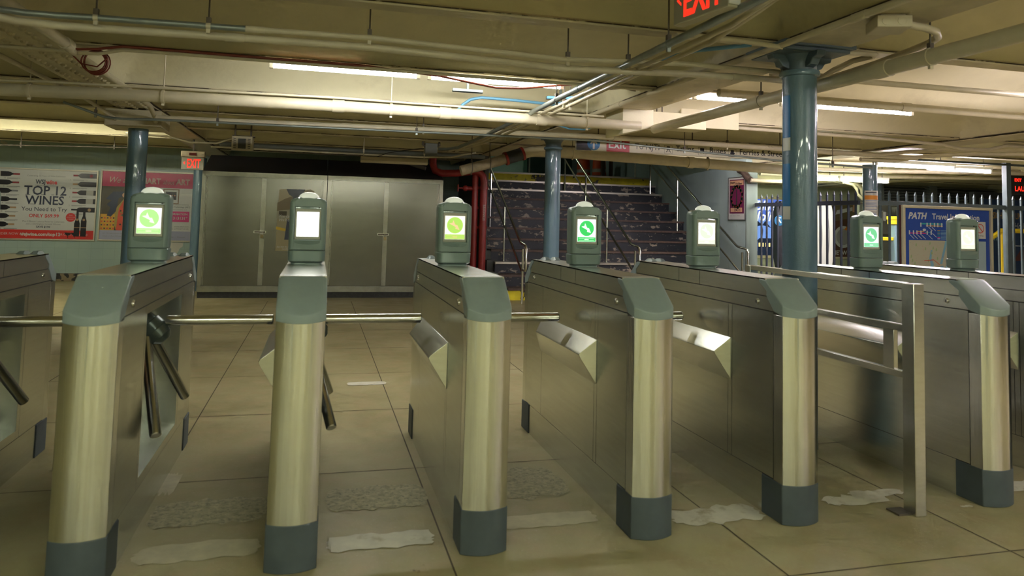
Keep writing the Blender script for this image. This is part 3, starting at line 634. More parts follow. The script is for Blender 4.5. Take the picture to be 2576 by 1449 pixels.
# ---------------------------------------------------------------- steel cabinets at the back
SHEET = mat('aluminium_sheet', (0.16, 0.155, 0.12), 0.26, 0.85, var=0.07, scale=1.6, stretch=(1, 1, 4), bump=0.05, bscale=3)
TRIMAL = mat('aluminium_trim', (0.27, 0.26, 0.205), 0.33, 0.95, var=0.12, scale=8)
def cabinet(x0, x1, label, xm, poster=False):
    t = empty('storage_cabinet', ((x0 + x1) / 2, 9.75, 0), 0, label, 'cabinet', 'aluminium clad cabinets'); X = lambda x: x - (x0 + x1) / 2; F = 9.32 - 9.75
    b = B(); b.box(X(x0), F + 0.02, 0.10, X(x1), 0.6, 1.96); b.build('carcass', SHEET, t, smooth=False)
    b = B(); b.box(X(x0) + 0.01, F + 0.03, 0, X(x1) - 0.01, 0.58, 0.10); b.build('plinth', mat('black_plinth', (0.02, 0.02, 0.016), 0.6, var=0.4, scale=20), t, smooth=False)
    b = B()
    for q in ((x0, 0.095, x1, 0.185), (x0, 1.895, x1, 1.965), (x0, 0.18, x0 + 0.055, 1.90), (x1 - 0.055, 0.18, x1, 1.90)): b.box(X(q[0]), F, q[1], X(q[2]), F + 0.024, q[3])
    b.use(IRON)
    n = int((x1 - x0) / 0.11)
    for k in range(n):
        for z in (0.14, 1.93): b.box(X(x0 + 0.06 + k * 0.11), F - 0.002, z, X(x0 + 0.065 + k * 0.11), F, z + 0.005)
    b.mats[0] if b.mats else None
    o = b.build('face_frame', parent=t, smooth=False)
    o.data.materials.clear(); o.data.materials.append(TRIMAL); o.data.materials.append(IRON)
    for a, c in ((x0 + 0.06, xm), (xm + 0.005, x1 - 0.06)):
        b = B(); b.use(SHEET); b.box(X(a), F + 0.006, 0.19, X(c), F + 0.02, 1.888)
        hx = a + 0.012 if a < xm - 0.2 else c - 0.012
        b.use(TRIMAL); b.box(X(hx) - 0.014, F + 0.001, 0.20, X(hx) - 0.003, F + 0.007, 1.87); b.box(X(hx) + 0.003, F + 0.001, 0.20, X(hx) + 0.014, F + 0.007, 1.87)
        b.use(IRON)
        for k in range(30): b.box(X(hx) - 0.0015, F - 0.0005, 0.22 + k * 0.055, X(hx) + 0.0015, F + 0.001, 0.245 + k * 0.055)
        d = b.build('door', parent=t, smooth=False)
    b = B(); b.use(TRIMAL); b.box(X(xm) - 0.035, F - 0.003, 0.195, X(xm) + 0.035, F + 0.006, 1.88)
    b.use(IRON)
    for k in range(12): b.box(X(xm) + 0.024, F - 0.004, 0.25 + k * 0.14, X(xm) + 0.028, F - 0.003, 0.256 + k * 0.14)
    b.build('centre_strip', parent=t, smooth=False)
    b = B(); b.use(STEELP); b.box(X(xm) - 0.125, F - 0.012, 1.015, X(xm) + 0.06, F - 0.003, 1.05); b.use(IRON); b.box(X(xm) - 0.115, F - 0.0135, 1.022, X(xm) + 0.05, F - 0.012, 1.043)
    b.use(STEELP); b.tube([(X(xm) - 0.012, F - 0.02, 0.99), (X(xm) - 0.012, F - 0.02, 1.035), (X(xm) + 0.012, F - 0.02, 1.035), (X(xm) + 0.012, F - 0.02, 0.99)], 0.005, 8)
    h = b.build('hasp', parent=t)
    b = B(); b.box(X(xm) - 0.022, F - 0.032, 0.935, X(xm) + 0.022, F - 0.008, 0.992); b.build('padlock', mat('brass_padlock', (0.30, 0.24, 0.12), 0.35, 0.8), h, bevel=0.004)
    # sloped black canopy
    b = B(); b.prism([(F - 0.01, 1.965), (0.6, 1.965), (0.6, 2.28), (0.42, 2.28)], 'x', X(x0) + (0.0 if x0 < -1 else 0), X(x1))
    b.build('sloping_top', mat('matt_black_roof', (0.012, 0.010, 0.010), 0.8), t, smooth=False)
    return t
cabinet(-1.72, 0.165, 'left aluminium cabinet with padlocked doors and a train poster on it', -0.80)
cabinet(0.175, 2.06, 'right aluminium cabinet with padlocked doors, next to the red pipes', 1.12)

# ---------------------------------------------------------------- posters and signs
def board(name, x, y, z, wd, ht, rz, label, frame=None, cat='poster', depth=0.03, fw=0.025):
    t = empty(name, (x, y, z), rz, label, cat)
    if frame:
        b = B()
        for q in ((0, 0, wd, fw), (0, ht - fw, wd, ht), (0, fw, fw, ht - fw), (wd - fw, fw, wd, ht - fw)): b.box(q[0], -depth, q[1], q[2], 0, q[3])
        b.build('frame', frame, t, bevel=0.003)
    b = B(); b.art = True
    return t, b
ALF = mat('pale_metal_frame', (0.52, 0.50, 0.40), 0.4, 0.3)
# -- wine poster
PW = flat('poster_white', (0.60, 0.62, 0.60), 0.35); NAVY = flat('poster_navy', (0.025, 0.035, 0.07), 0.35); REDI = flat('poster_red', (0.62, 0.035, 0.03), 0.35)
GLASSD = flat('bottle_dark', (0.012, 0.012, 0.018), 0.3); LAB = flat('bottle_label', (0.42, 0.42, 0.38), 0.4); WINE = flat('bottle_cap_red', (0.28, 0.02, 0.03), 0.4); TANC = flat('bottle_cap_tan', (0.40, 0.26, 0.14), 0.4); GREYT = flat('poster_grey_text', (0.22, 0.23, 0.24), 0.4)
W1 = 2.15
t, b = board('wine_poster', -5.565 - 0.53, 12.298, 0.735, W1, 1.31, 0, 'wide white wine offer poster with rows of bottles on the tiled wall', ALF)
X0 = 0.53
b.use(PW); b.rect(0.02, 0.02, W1 - 0.02, 1.29, -0.01)
b.use(REDI); b.rect(0.02, 0.03, W1 - 0.02, 0.19, -0.012)
b.use(PW); b.text('ORDER NOW AT', X0 + 0.01, 0.095, 0.058, -0.014); b.text('wsjwine.com/top12', X0 + 0.40, 0.085, 0.082, -0.014, bold=0.003); b.text('OR CALL 1-877-803-9463', X0 + 1.02, 0.095, 0.055, -0.014, sx=0.8)
cx = X0 + 0.76
b.use(NAVY)
def serif(s, x, z, size):
    b.text(s, x, z, size, -0.013, 'CENTER', sx=0.92, bold=0.004)
serif('TOP 12', cx, 0.83, 0.235); serif('WINES', cx, 0.655, 0.225)
for (xx, zz, ww) in ((cx - 0.285, 0.83, 0.08), (cx - 0.03, 0.83, 0.08), (cx + 0.12, 0.83, 0.05), (cx - 0.2, 0.655, 0.07), (cx - 0.07, 0.655, 0.05)): b.rect(xx - ww / 2, zz, xx + ww / 2, zz + 0.008, -0.0131)
b.text('You Need to Try', cx, 0.535, 0.105, -0.013, 'CENTER')
b.use(REDI); b.text('ONLY $69.99', cx, 0.42, 0.085, -0.013, 'CENTER', bold=0.0015)
b.use(GREYT); b.text('Plus 2 Bonus Luxury Reserve Cabernets', cx, 0.33, 0.042, -0.013, 'CENTER'); b.text('and 2 Dartington Crystal Glasses', cx, 0.285, 0.042, -0.013, 'CENTER')
b.use(NAVY); b.text('SAVE $190', cx, 0.23, 0.05, -0.013, 'CENTER', bold=0.001)
b.use(GREYT); b.text('Celebrating 10 Years of Wine Discovery', cx, 1.165, 0.038, -0.013, 'CENTER')
b.use(NAVY); b.text('WSJ', cx - 0.17, 1.03, 0.115, -0.013, sx=0.80, bold=0.003); b.use(REDI); b.text('wine', cx + 0.0, 1.03, 0.11, -0.013, sx=0.85, bold=0.004)
b.use(GREYT); b.text('THE WALL STREET JOURNAL', cx, 0.99, 0.03, -0.013, 'CENTER', sx=0.9)
def bottle(x, z, L_, dirn, cap, lab):
    h = 0.045; d = dirn
    b.use(GLASSD); b.poly([(x, z - h), (x + d * L_ * 0.64, z - h), (x + d * L_ * 0.71, z - h * 0.85), (x + d * L_ * 0.77, z - h * 0.34), (x + d * L_ * 0.95, z - h * 0.3), (x + d * L_ * 0.95, z + h * 0.3), (x + d * L_ * 0.77, z + h * 0.34), (x + d * L_ * 0.71, z + h * 0.85), (x + d * L_ * 0.64, z + h), (x, z + h)], -0.013)
    b.use(cap); b.rect(min(x + d * L_ * 0.80, x + d * L_), z - h * 0.34, max(x + d * L_ * 0.80, x + d * L_), z + h * 0.34, -0.0135)
    if lab: b.use(lab); b.rect(min(x + d * L_ * 0.12, x + d * L_ * 0.42), z - h, max(x + d * L_ * 0.12, x + d * L_ * 0.42), z + h, -0.0137)
caps = (WINE, WINE, GREYT, GLASSD, TANC, TANC, TANC)
for k in range(7):
    z = 1.195 - k * 0.152; bottle(X0 - 0.20, z, 0.53 - 0.006 * k, 1, caps[k], (LAB, None, LAB, None, LAB, LAB, LAB)[k] if k != 1 else None)
    b.use(GREYT); b.text(str(12 - k), X0 + 0.07, z - 0.085, 0.04, -0.013); b.rect(X0 + 0.13, z - 0.078, X0 + 0.34, z - 0.07, -0.013); b.rect(X0 + 0.13, z - 0.09, X0 + 0.30, z - 0.085, -0.013)
for k in range(5):
    z = 1.205 - k * 0.158; bottle(W1 - 0.02, z, 0.40 - 0.0 * k, -1, (WINE, TANC, WINE, WINE, GLASSD)[k], (None, None, LAB, LAB, None)[k])
    b.use(GREYT); b.text(str(5 - k), W1 - 0.47, z - 0.095, 0.04, -0.013); b.rect(W1 - 0.42, z - 0.082, W1 - 0.18, z - 0.075, -0.013); b.rect(W1 - 0.42, z - 0.092, W1 - 0.24, z - 0.087, -0.013)
    if k in (0, 4): b.use(TANC if k else WINE); b.disc(W1 - 0.12, z, 0.028, -0.0138)
for xx, tp in ((W1 - 0.20, 0.62), (W1 - 0.31, 0.57)):       # standing bottles
    b.use(GLASSD); b.poly([(xx - 0.047, 0.08), (xx + 0.047, 0.08), (xx + 0.047, tp - 0.25), (xx + 0.02, tp - 0.16), (xx + 0.018, tp), (xx - 0.018, tp), (xx - 0.02, tp - 0.16), (xx - 0.047, tp - 0.25)], -0.0145)
    b.use(TANC); b.disc(xx, 0.39, 0.022, -0.0148); b.rect(xx - 0.047, 0.24, xx + 0.047, 0.25, -0.0148)
b.use(REDI); b.disc(W1 - 0.42, 0.43, 0.082, -0.0142); b.use(PW); b.text('PLUS', W1 - 0.42, 0.46, 0.026, -0.0146, 'CENTER'); b.text('2 BONUS CABS', W1 - 0.42, 0.425, 0.022, -0.0146, 'CENTER'); b.text('2 GLASSES', W1 - 0.42, 0.39, 0.022, -0.0146, 'CENTER')
for xx in (W1 - 0.45, W1 - 0.34):
    b.use(GLASSD); b.disc(xx, 0.15, 0.055, -0.0150, a0=PI, a1=2 * PI); b.rect(xx - 0.004, 0.05, xx + 0.004, 0.10, -0.0150)
b.build('print', parent=t, smooth=False, normals=False)
# -- art poster (generic picture)
PINK = flat('poster_magenta', (0.50, 0.02, 0.10), 0.35); PINK2 = flat('poster_hot_pink', (0.62, 0.03, 0.20), 0.35); LAV = flat('poster_lavender', (0.36, 0.38, 0.52), 0.4); OCH = flat('poster_ochre', (0.36, 0.27, 0.05), 0.4)
GOLD = flat('poster_gold', (0.62, 0.34, 0.03), 0.4); RDR = flat('poster_vermilion', (0.62, 0.07, 0.03), 0.4); PSKN = flat('poster_peach', (0.62, 0.36, 0.22), 0.4); DKB = flat('poster_dark_olive', (0.06, 0.05, 0.025), 0.4)
t, b = board('art_poster', -3.90, 12.296, 0.745, 1.62, 1.33, 0, 'pink headed poster reading about ART, partly behind the blue column', ALF)
b.use(PW); b.rect(0.02, 0.02, 1.60, 1.31, -0.01)
b.use(PINK); b.rect(0.025, 1.02, 1.595, 1.30, -0.012); b.use(flat('poster_blush_text', (0.62, 0.45, 0.42), 0.4))
b.text('We are', 0.12, 1.09, 0.16, -0.014, shear=0.35, sx=0.85); b.text('SMART', 0.63, 1.09, 0.15, -0.014, bold=0.005, sx=0.85); b.text('about', 1.06, 1.09, 0.115, -0.014, shear=0.3, sx=0.75); b.text('ART', 1.30, 1.09, 0.15, -0.014, bold=0.005, sx=0.85)
b.use(LAV); b.rect(0.025, 0.03, 1.595, 0.20, -0.012)
b.use(DKB); b.rect(0.025, 0.20, 0.78, 1.02, -0.012); b.use(OCH); b.poly([(0.30, 0.20), (0.78, 0.20), (0.78, 0.9), (0.45, 0.85), (0.2, 0.5)], -0.0122)
b.use(GOLD); b.rect(0.025, 0.20, 0.27, 0.50, -0.0124); b.use(RDR); b.poly([(0.30, 0.20), (0.75, 0.20), (0.62, 0.45), (0.66, 0.62), (0.50, 0.80), (0.42, 0.80), (0.33, 0.6)], -0.0126)
b.use(NAVY); b.poly([(0.10, 0.78), (0.22, 0.92), (0.40, 0.93), (0.44, 0.86), (0.32, 0.80), (0.28, 0.55), (0.20, 0.45), (0.13, 0.47), (0.19, 0.62), (0.12, 0.68), (0.2, 0.76)], -0.0130)
b.use(PSKN); b.disc(0.42, 0.86, 0.045, -0.0132); b.poly([(0.52, 0.42), (0.72, 0.44), (0.70, 0.38), (0.56, 0.36)], -0.0132)
random.seed(3)
for k in range(34):
    b.use((GOLD, OCH, DKB)[k % 3]); b.disc(0.36 + 0.28 * random.random(), 0.23 + 0.40 * random.random(), 0.012 + 0.012 * random.random(), -0.0134, n=10)
for k in range(20): b.use((RDR, NAVY)[k % 2]); b.rect(0.04 + 0.05 * (k % 5), 0.22 + 0.065 * (k // 5), 0.065 + 0.05 * (k % 5), 0.245 + 0.065 * (k // 5), -0.0134)
b.use(flat('picture_frame_brown', (0.20, 0.11, 0.05), 0.4)); b.rect(1.08, 0.72, 1.36, 1.0, -0.0125); b.use(PW); b.rect(1.095, 0.735, 1.345, 0.985, -0.0127); b.use(GLASSD); b.rect(1.125, 0.80, 1.315, 0.95, -0.0129)
b.use(PSKN)
for k in range(4): b.disc(1.15 + 0.045 * k, 0.88, 0.013, -0.0131, n=8)
b.use(PINK2); b.rect(0.95, 0.38, 1.56, 0.58, -0.0125); b.use(PW); b.text('FOR INFORMATION', 1.53, 0.51, 0.055, -0.014, 'RIGHT', bold=0.001); b.text('TEXT 313131*', 1.53, 0.425, 0.075, -0.014, 'RIGHT', bold=0.002)
b.use(GREYT); b.text('three female doctors believes', 1.54, 0.70, 0.036, -0.013, 'RIGHT'); b.text('Assisted Reproductive Technology (ART)', 1.57, 0.65, 0.038, -0.013, 'RIGHT', bold=0.001); b.text('requires and intensive care.', 1.52, 0.605, 0.034, -0.013, 'RIGHT')
b.text('www.skivf.com', 1.56, 0.28, 0.042, -0.013, 'RIGHT'); b.text('Call us at 973.273.4185', 1.56, 0.235, 0.040, -0.013, 'RIGHT')
b.text('Clark  •  East Windsor  •  Harborside', 0.08, 0.08, 0.038, -0.013); b.text('•  Old Bridge  •  Westfield', 1.10, 0.08, 0.038, -0.013); b.text('Sat. - We make insurance plans', 0.08, 0.135, 0.028, -0.013)
b.build('print', parent=t, smooth=False, normals=False)
# -- torn poster on the cabinet
KH = flat('poster_khaki', (0.34, 0.30, 0.17), 0.4); OLV = flat('poster_olive_brown', (0.16, 0.125, 0.06), 0.4); YLW = flat('poster_yellow_line', (0.62, 0.42, 0.03), 0.4)
t, b = board('train_poster', -0.59, 9.318, 0.74, 0.56, 0.99, 0, 'peeling khaki poster of a train platform stuck on the cabinet door', None)
b.use(KH); b.poly([(0, 0), (0.56, 0), (0.56, 0.96), (0.5, 0.99), (0.4, 0.97), (0.3, 0.99), (0.2, 0.97), (0.1, 0.985), (0.02, 0.97)], -0.002)
b.use(OLV); b.poly([(0.0, 0.60), (0.20, 0.62), (0.56, 0.62), (0.56, 0.92), (0.25, 0.88), (0.12, 0.83), (0.0, 0.76)], -0.003)
b.use(flat('poster_train_grey', (0.30, 0.29, 0.20), 0.4)); b.poly([(0.0, 0.50), (0.2, 0.52), (0.2, 0.66), (0.0, 0.63)], -0.0032); b.use(DKB); b.rect(0.03, 0.56, 0.15, 0.63, -0.0034)
b.use(YLW); b.poly([(0, 0.34), (0.56, 0.22), (0.56, 0.26), (0, 0.385)], -0.0033)
b.use(GLASSD); b.poly([(0.13, 0.985), (0.42, 0.985), (0.38, 0.90), (0.31, 0.86), (0.31, 0.20), (0.22, 0.20), (0.23, 0.86), (0.17, 0.90)], -0.0035)
b.use(NAVY); b.poly([(0.13, 0.18), (0.22, 0.18), (0.23, 0.5), (0.16, 0.5)], -0.0036)
b.use(PW); b.text('You can see.', 0.03, 0.53, 0.065, -0.004, shear=0.3, sx=0.85); b.text("We'll do it.", 0.03, 0.47, 0.065, -0.004, shear=0.3, sx=0.85); b.text('Stay Alert. Be aware.', 0.02, 0.055, 0.033, -0.004, shear=0.3, sx=0.85); b.text('Call 800', 0.10, 0.02, 0.033, -0.004, shear=0.3, sx=0.85)
b.build('print', parent=t, smooth=False, normals=False)
# -- wreath poster on the stair wall
t, b = board('wreath_poster', 7.366, 9.175, 1.425, 0.56, 0.78, -PI / 2, 'magenta holiday poster with a dark green wreath on the pale blue stair wall', mat('thin_dark_frame', (0.08, 0.08, 0.08), 0.4), fw=0.010, depth=0.02)
b.use(PW); b.rect(0.01, 0.01, 0.55, 0.77, -0.008); b.use(flat('poster_plum', (0.15, 0.012, 0.07), 0.4)); b.rect(0.045, 0.12, 0.515, 0.735, -0.0095)
random.seed(5)
WR = flat('wreath_green', (0.02, 0.05, 0.03), 0.5)
for k in range(60):
    a = 2 * PI * k / 60; rr = 0.15 + 0.03 * random.random(); b.use(WR if k % 4 else RDR); b.disc(0.28 + rr * 1.05 * math.cos(a), 0.42 + rr * math.sin(a) * 1.15, 0.028 if k % 4 else 0.010, -0.011 - 0.0001 * (k % 4 == 0), n=9)
b.use(WR); b.poly([(0.26, 0.25), (0.30, 0.25), (0.29, 0.55), (0.27, 0.55)], -0.011)
b.use(PSKN); b.poly([(0.06, 0.63), (0.50, 0.63), (0.50, 0.715), (0.06, 0.72)], -0.0105); b.poly([(0.08, 0.145), (0.46, 0.145), (0.46, 0.225), (0.08, 0.22)], -0.0105)
b.use(GLASSD); b.text('Happy', 0.07, 0.665, 0.060, -0.0112, bold=0.001); b.text('Holidays', 0.24, 0.640, 0.062, -0.0112, bold=0.001); b.text('PATH', 0.21, 0.158, 0.075, -0.0112, bold=0.002)
b.use(GREYT); b.text('metro    Poster art    PATH', 0.06, 0.07, 0.028, -0.009)
b.build('print', parent=t, smooth=False, normals=False)
# -- exit signs
REDL = em('exit_red_letters', (1.0, 0.02, 0.008), 1.6)
SGREY = mat('brushed_sign_face', (0.42, 0.41, 0.34), 0.35, 0.5); SBODY = mat('sign_body', (0.42, 0.40, 0.30), 0.4)
def exit_sign(x, y, z, rz, label, s=1.0, arrow=True):
    t = empty('exit_sign', (x, y, z), rz, label, 'exit sign', 'lit exit signs')
    W_, H_ = 0.31 * s, 0.19 * s
    b = B(); b.box(-W_ / 2, -0.025, 0, W_ / 2, 0.025, H_); b.build('body', SBODY, t, bevel=0.003)
    b = B(); b.art = True; b.use(SGREY); b.rect(-W_ / 2 + 0.006, 0.006, W_ / 2 - 0.006, H_ - 0.006, -0.0262)
    b.use(REDL); b.text('EXIT', -0.082 * s, 0.030 * s, 0.185 * s, -0.0275, bold=0.003 * s, sx=0.50)
    if arrow: b.poly([(-0.132 * s, 0.098 * s), (-0.105 * s, 0.122 * s), (-0.105 * s, 0.108 * s), (-0.118 * s, 0.097 * s), (-0.105 * s, 0.086 * s), (-0.105 * s, 0.072 * s)][::-1], -0.0275)
    b.build('lettering', parent=t, smooth=False, normals=False)
    b = B(); b.box(-W_ / 2 - 0.01, -0.05, H_, W_ / 2 + 0.01, 0.05, H_ + 0.085 * s); b.build('canopy_box', mat('sign_cream_box', (0.42, 0.36, 0.24), 0.5), t, bevel=0.004)
    b = B(); b.box(-0.05, -0.062, H_ + 0.02, 0.05, -0.048, H_ + 0.06); b.build('lamp_lens', mat('dark_red_lens', (0.10, 0.01, 0.01), 0.3), t, bevel=0.003)
    return t
es = exit_sign(-1.80, 8.9, 1.95, 0, 'red exit sign with left arrow above the far blue column by the cabinet')
b = B(); b.box(-0.012, -0.012, 0.27, 0.012, 0.012, 0.52); b.build('stem', IRON, es)
# near sign high at the top edge of the photo, turned to run along the hall
t = empty('exit_sign', (1.78, 0.19, 2.30), math.radians(-80), 'large red exit sign cut off by the top edge of the photo', 'exit sign', 'lit exit signs')
b = B(); b.box(-0.20, -0.03, 0, 0.20, 0.03, 0.24); b.build('body', mat('sign_body_pale', (0.50, 0.47, 0.33), 0.4), t, bevel=0.004)
b = B(); b.art = True; b.use(SGREY); b.rect(-0.195, 0.008, 0.195, 0.232, -0.0312); b.use(REDL); b.text('EXIT', -0.125, 0.032, 0.225, -0.0325, bold=0.006, sx=0.62)
b.poly([(-0.172, 0.12), (-0.138, 0.150), (-0.138, 0.133), (-0.155, 0.118), (-0.138, 0.103), (-0.138, 0.088)][::-1], -0.0325); b.build('lettering', parent=t, smooth=False, normals=False)
b = B(); b.use(WHITEM); b.box(0.201, -0.032, 0.01, 0.209, 0.032, 0.085); b.use(BLACK); b.box(0.209, -0.02, 0.035, 0.2095, 0.01, 0.06); b.use(REDL); b.box(0.2096, -0.004, 0.042, 0.210, 0.006, 0.052); b.build('test_panel', parent=t, smooth=False)
b = B(); b.tube([(0, 0, 0.24), (0, 0, 0.40)], 0.012, 8); b.build('stem', IRON, t)

# -- direction sign hanging under the beam
t = empty('direction_sign', (4.59, 5.62, 2.205), 0, 'long white hanging sign reading Exit to NJTI Trains Buses Ferries', 'sign')
b = B(); b.box(-1.50, 0, 0, 1.70, 0.05, 0.20); b.build('panel', mat('sign_panel_cream', (0.60, 0.57, 0.43), 0.4), t, bevel=0.003)
b = B(); b.art = True
def icon(x, kind):
    b.use(GLASSD)
    for q in ((x, 0.015, x + 0.115, 0.018), (x, 0.115, x + 0.115, 0.118), (x, 0.015, x + 0.003, 0.118), (x + 0.112, 0.015, x + 0.115, 0.118)): b.rect(*q, -0.001)
    if kind == 'train': b.rect(x + 0.035, 0.055, x + 0.08, 0.105, -0.002); b.poly([(x + 0.02, 0.028), (x + 0.03, 0.028), (x + 0.05, 0.055), (x + 0.042, 0.055)], -0.002); b.poly([(x + 0.095, 0.028), (x + 0.085, 0.028), (x + 0.065, 0.055), (x + 0.073, 0.055)], -0.002); b.rect(x + 0.03, 0.034, x + 0.085, 0.038, -0.002)
    if kind == 'bus': b.rect(x + 0.028, 0.05, x + 0.087, 0.105, -0.002); b.rect(x + 0.034, 0.034, x + 0.046, 0.05, -0.002); b.rect(x + 0.069, 0.034, x + 0.081, 0.05, -0.002)
    if kind == 'ferry': b.poly([(x + 0.02, 0.07), (x + 0.03, 0.045), (x + 0.085, 0.045), (x + 0.098, 0.07)], -0.002); b.rect(x + 0.035, 0.07, x + 0.08, 0.10, -0.002); b.rect(x + 0.015, 0.034, x + 0.1, 0.038, -0.002); b.rect(x + 0.015, 0.026, x + 0.1, 0.029, -0.002)
b.use(GLASSD); b.rect(-1.499, 0.0, -1.30, 0.199, -0.0005)
b.use(flat('sign_blue', (0.01, 0.16, 0.42), 0.4)); b.disc(-1.27, 0.09, 0.085, -0.001); b.use(PW); b.rect(-1.283, 0.02, -1.257, 0.13, -0.002); b.poly([(-1.32, 0.09), (-1.27, 0.15), (-1.22, 0.09), (-1.235, 0.08), (-1.27, 0.12), (-1.305, 0.08)][::-1], -0.0021)
b.use(flat('sign_red', (0.45, 0.02, 0.03), 0.4)); b.rect(-1.10, 0.0, -0.79, 0.199, -0.001); b.use(PW); b.text('Exit', -1.08, 0.045, 0.155, -0.002, bold=0.003)
b.use(GLASSD); b.text('To NJTI', -0.72, 0.05, 0.105, -0.002); icon(-0.31, 'train'); b.text('Trains', -0.15, 0.05, 0.105, -0.002, bold=0.001); icon(0.17, 'bus'); b.text('Buses', 0.33, 0.05, 0.105, -0.002, bold=0.001); icon(0.61, 'ferry'); b.text('Ferries & Street', 0.77, 0.05, 0.105, -0.002, bold=0.001)
b.build('lettering', parent=t, smooth=False, normals=False)
for x in (-1.2, 0.1, 1.4): b = B(); b.tube([(x, 0.025, 0.2), (x, 0.025, 0.53)], 0.008, 6); b.build('hanger', IRON, t)

# ---------------------------------------------------------------- spiked fence
def fence_run(name, p0, p1, label, m, z=1.70, step=0.152, off=0.0, rails=(1.70, 0.25), ends=False):
    dx, dy = p1[0] - p0[0], p1[1] - p0[1]; L_ = math.hypot(dx, dy); a = math.atan2(dy, dx)
    t = empty(name, (p0[0], p0[1], 0), a, label, 'fence', 'spiked fences')
    for zr in rails: b = B(); b.box(0, -0.02, zr - 0.032, L_, 0.02, zr + 0.032); b.build('rail', m, t, bevel=0.002)
    n = int((L_ - 0.1) / step)
    for k in range(n + 1):
        x = 0.07 + off + k * step
        b = B(); b.box(x - 0.0125, -0.0125, 0.05, x + 0.0125, 0.0125, z + 0.11)
        b.loft([[(x - 0.0125, -0.0125, z + 0.11), (x + 0.0125, -0.0125, z + 0.11), (x + 0.0125, 0.0125, z + 0.11), (x - 0.0125, 0.0125, z + 0.11)], [(x - 0.016, -0.014, z + 0.125), (x + 0.016, -0.014, z + 0.125), (x + 0.016, 0.014, z + 0.125), (x - 0.016, 0.014, z + 0.125)],
                [(x - 0.001, -0.001, z + 0.185), (x + 0.001, -0.001, z + 0.185), (x + 0.001, 0.001, z + 0.185), (x - 0.001, 0.001, z + 0.185)]])
        b.build('picket', m, t, smooth=False)
    return t
fence_run('spiked_fence', (7.60, 6.07), (7.55, 8.59), 'dark spiked fence running back from the far column to the stair wall', DARKF)
fence_run('spiked_fence', (7.79, 5.95), (10.10, 5.95), 'grey blue spiked fence behind the map board', GREYF)
fence_run('spiked_fence', (10.20, 5.95), (11.7, 5.95), 'grey blue spiked fence at the right edge of the photo', GREYF)
b = B(); b.box(10.105, 5.905, 0, 10.19, 5.99, 2.38); o = b.build('fence_post', GREYF, bevel=0.004); tag(o, 'tall square grey blue fence post right of the map board', 'post')
b = B(); b.use(GREYF); b.box(7.8, 5.9, 2.335, 11.7, 5.96, 2.365); o = b.build('fence_header', smooth=False, bevel=0.002); tag(o, 'thin blue grey header bar above the fence, over the bright tubes', 'rail')

# -- map board on the fence
MBL = flat('map_board_blue', (0.035, 0.085, 0.36), 0.25)
t, b = board('map_board', 8.16, 5.90, 0.62, 1.61, 1.06, 0, 'framed blue transit map board reading PATH Travel Information on the fence', mat('cream_board_frame', (0.55, 0.52, 0.36), 0.4), 'map board', depth=0.05, fw=0.04)
b.use(MBL); b.rect(0.03, 0.03, 1.58, 1.03, -0.02)
b.use(PW); b.text('PATH', 0.11, 0.87, 0.125, -0.022, shear=0.25, bold=0.005); b.text('Travel Information', 0.53, 0.87, 0.118, -0.022, bold=0.0025, sx=0.96)
MP = flat('map_paper', (0.46, 0.46, 0.34), 0.4); RIV = flat('map_river', (0.20, 0.42, 0.55), 0.4); GRN = flat('map_green', (0.30, 0.42, 0.20), 0.4)
b.use(MP); b.rect(0.12, 0.04, 0.84, 0.56, -0.0215); b.use(flat('map_pale_blue', (0.36, 0.48, 0.52), 0.4)); b.rect(1.28, 0.04, 1.50, 0.56, -0.0215)
b.use(RIV); b.poly([(0.66, 0.22), (0.70, 0.22), (0.80, 0.56), (0.76, 0.56)], -0.022); b.poly([(0.43, 0.04), (0.52, 0.04), (0.55, 0.22), (0.51, 0.30), (0.53, 0.42), (0.50, 0.42), (0.47, 0.30), (0.50, 0.2), (0.46, 0.14)], -0.022)
b.poly([(0.60, 0.04), (0.72, 0.04), (0.74, 0.14), (0.80, 0.24), (0.84, 0.36), (0.84, 0.28), (0.78, 0.14), (0.70, 0.20), (0.66, 0.18)], -0.0222)
b.use(RDR); b.poly([(0.38, 0.26), (0.55, 0.275), (0.66, 0.20), (0.66, 0.21), (0.55, 0.285), (0.38, 0.27)], -0.0224)
random.seed(9)
for k in range(14): b.use(GRN); xx, zz = 0.14 + 0.66 * random.random(), 0.07 + 0.46 * random.random(); b.poly([(xx, zz), (xx + 0.025, zz + 0.01), (xx + 0.02, zz + 0.05), (xx + 0.004, zz + 0.04)], -0.0223)
for k in range(70): b.use((RDR, GREYT, flat('map_line', (0.34, 0.30, 0.22), 0.5))[k % 3]); xx, zz, a = 0.14 + 0.62 * random.random(), 0.06 + 0.46 * random.random(), random.random() * PI; c_, s_ = 0.03 * math.cos(a), 0.03 * math.sin(a); b.poly([(xx, zz), (xx + c_, zz + s_), (xx + c_ + 0.001, zz + s_ + 0.0015), (xx + 0.001, zz + 0.0015)], -0.02235)
def line(x0, x1, z, m, h=0.012): b.use(m); b.rect(x0, z, x1, z + h, -0.0222)
TEAL = flat('line_teal', (0.03, 0.33, 0.33), 0.4)
line(0.34, 0.72, 0.79, TEAL, 0.02); line(0.42, 0.72, 0.765, GOLD); line(0.13, 0.42, 0.655, PINK2); line(0.40, 0.52, 0.67, TEAL); line(0.27, 0.38, 0.68, GOLD)
b.use(PW)
for x, z in ((0.33, 0.755), (0.44, 0.755), (0.50, 0.755), (0.57, 0.755), (0.63, 0.755), (0.70, 0.755), (0.13, 0.64), (0.20, 0.64), (0.26, 0.64), (0.33, 0.64), (0.44, 0.64), (0.51, 0.64)): b.rect(x - 0.011, z, x + 0.011, z + 0.06, -0.0226)
b.disc(0.39, 0.71, 0.02, -0.0226, 1.5)
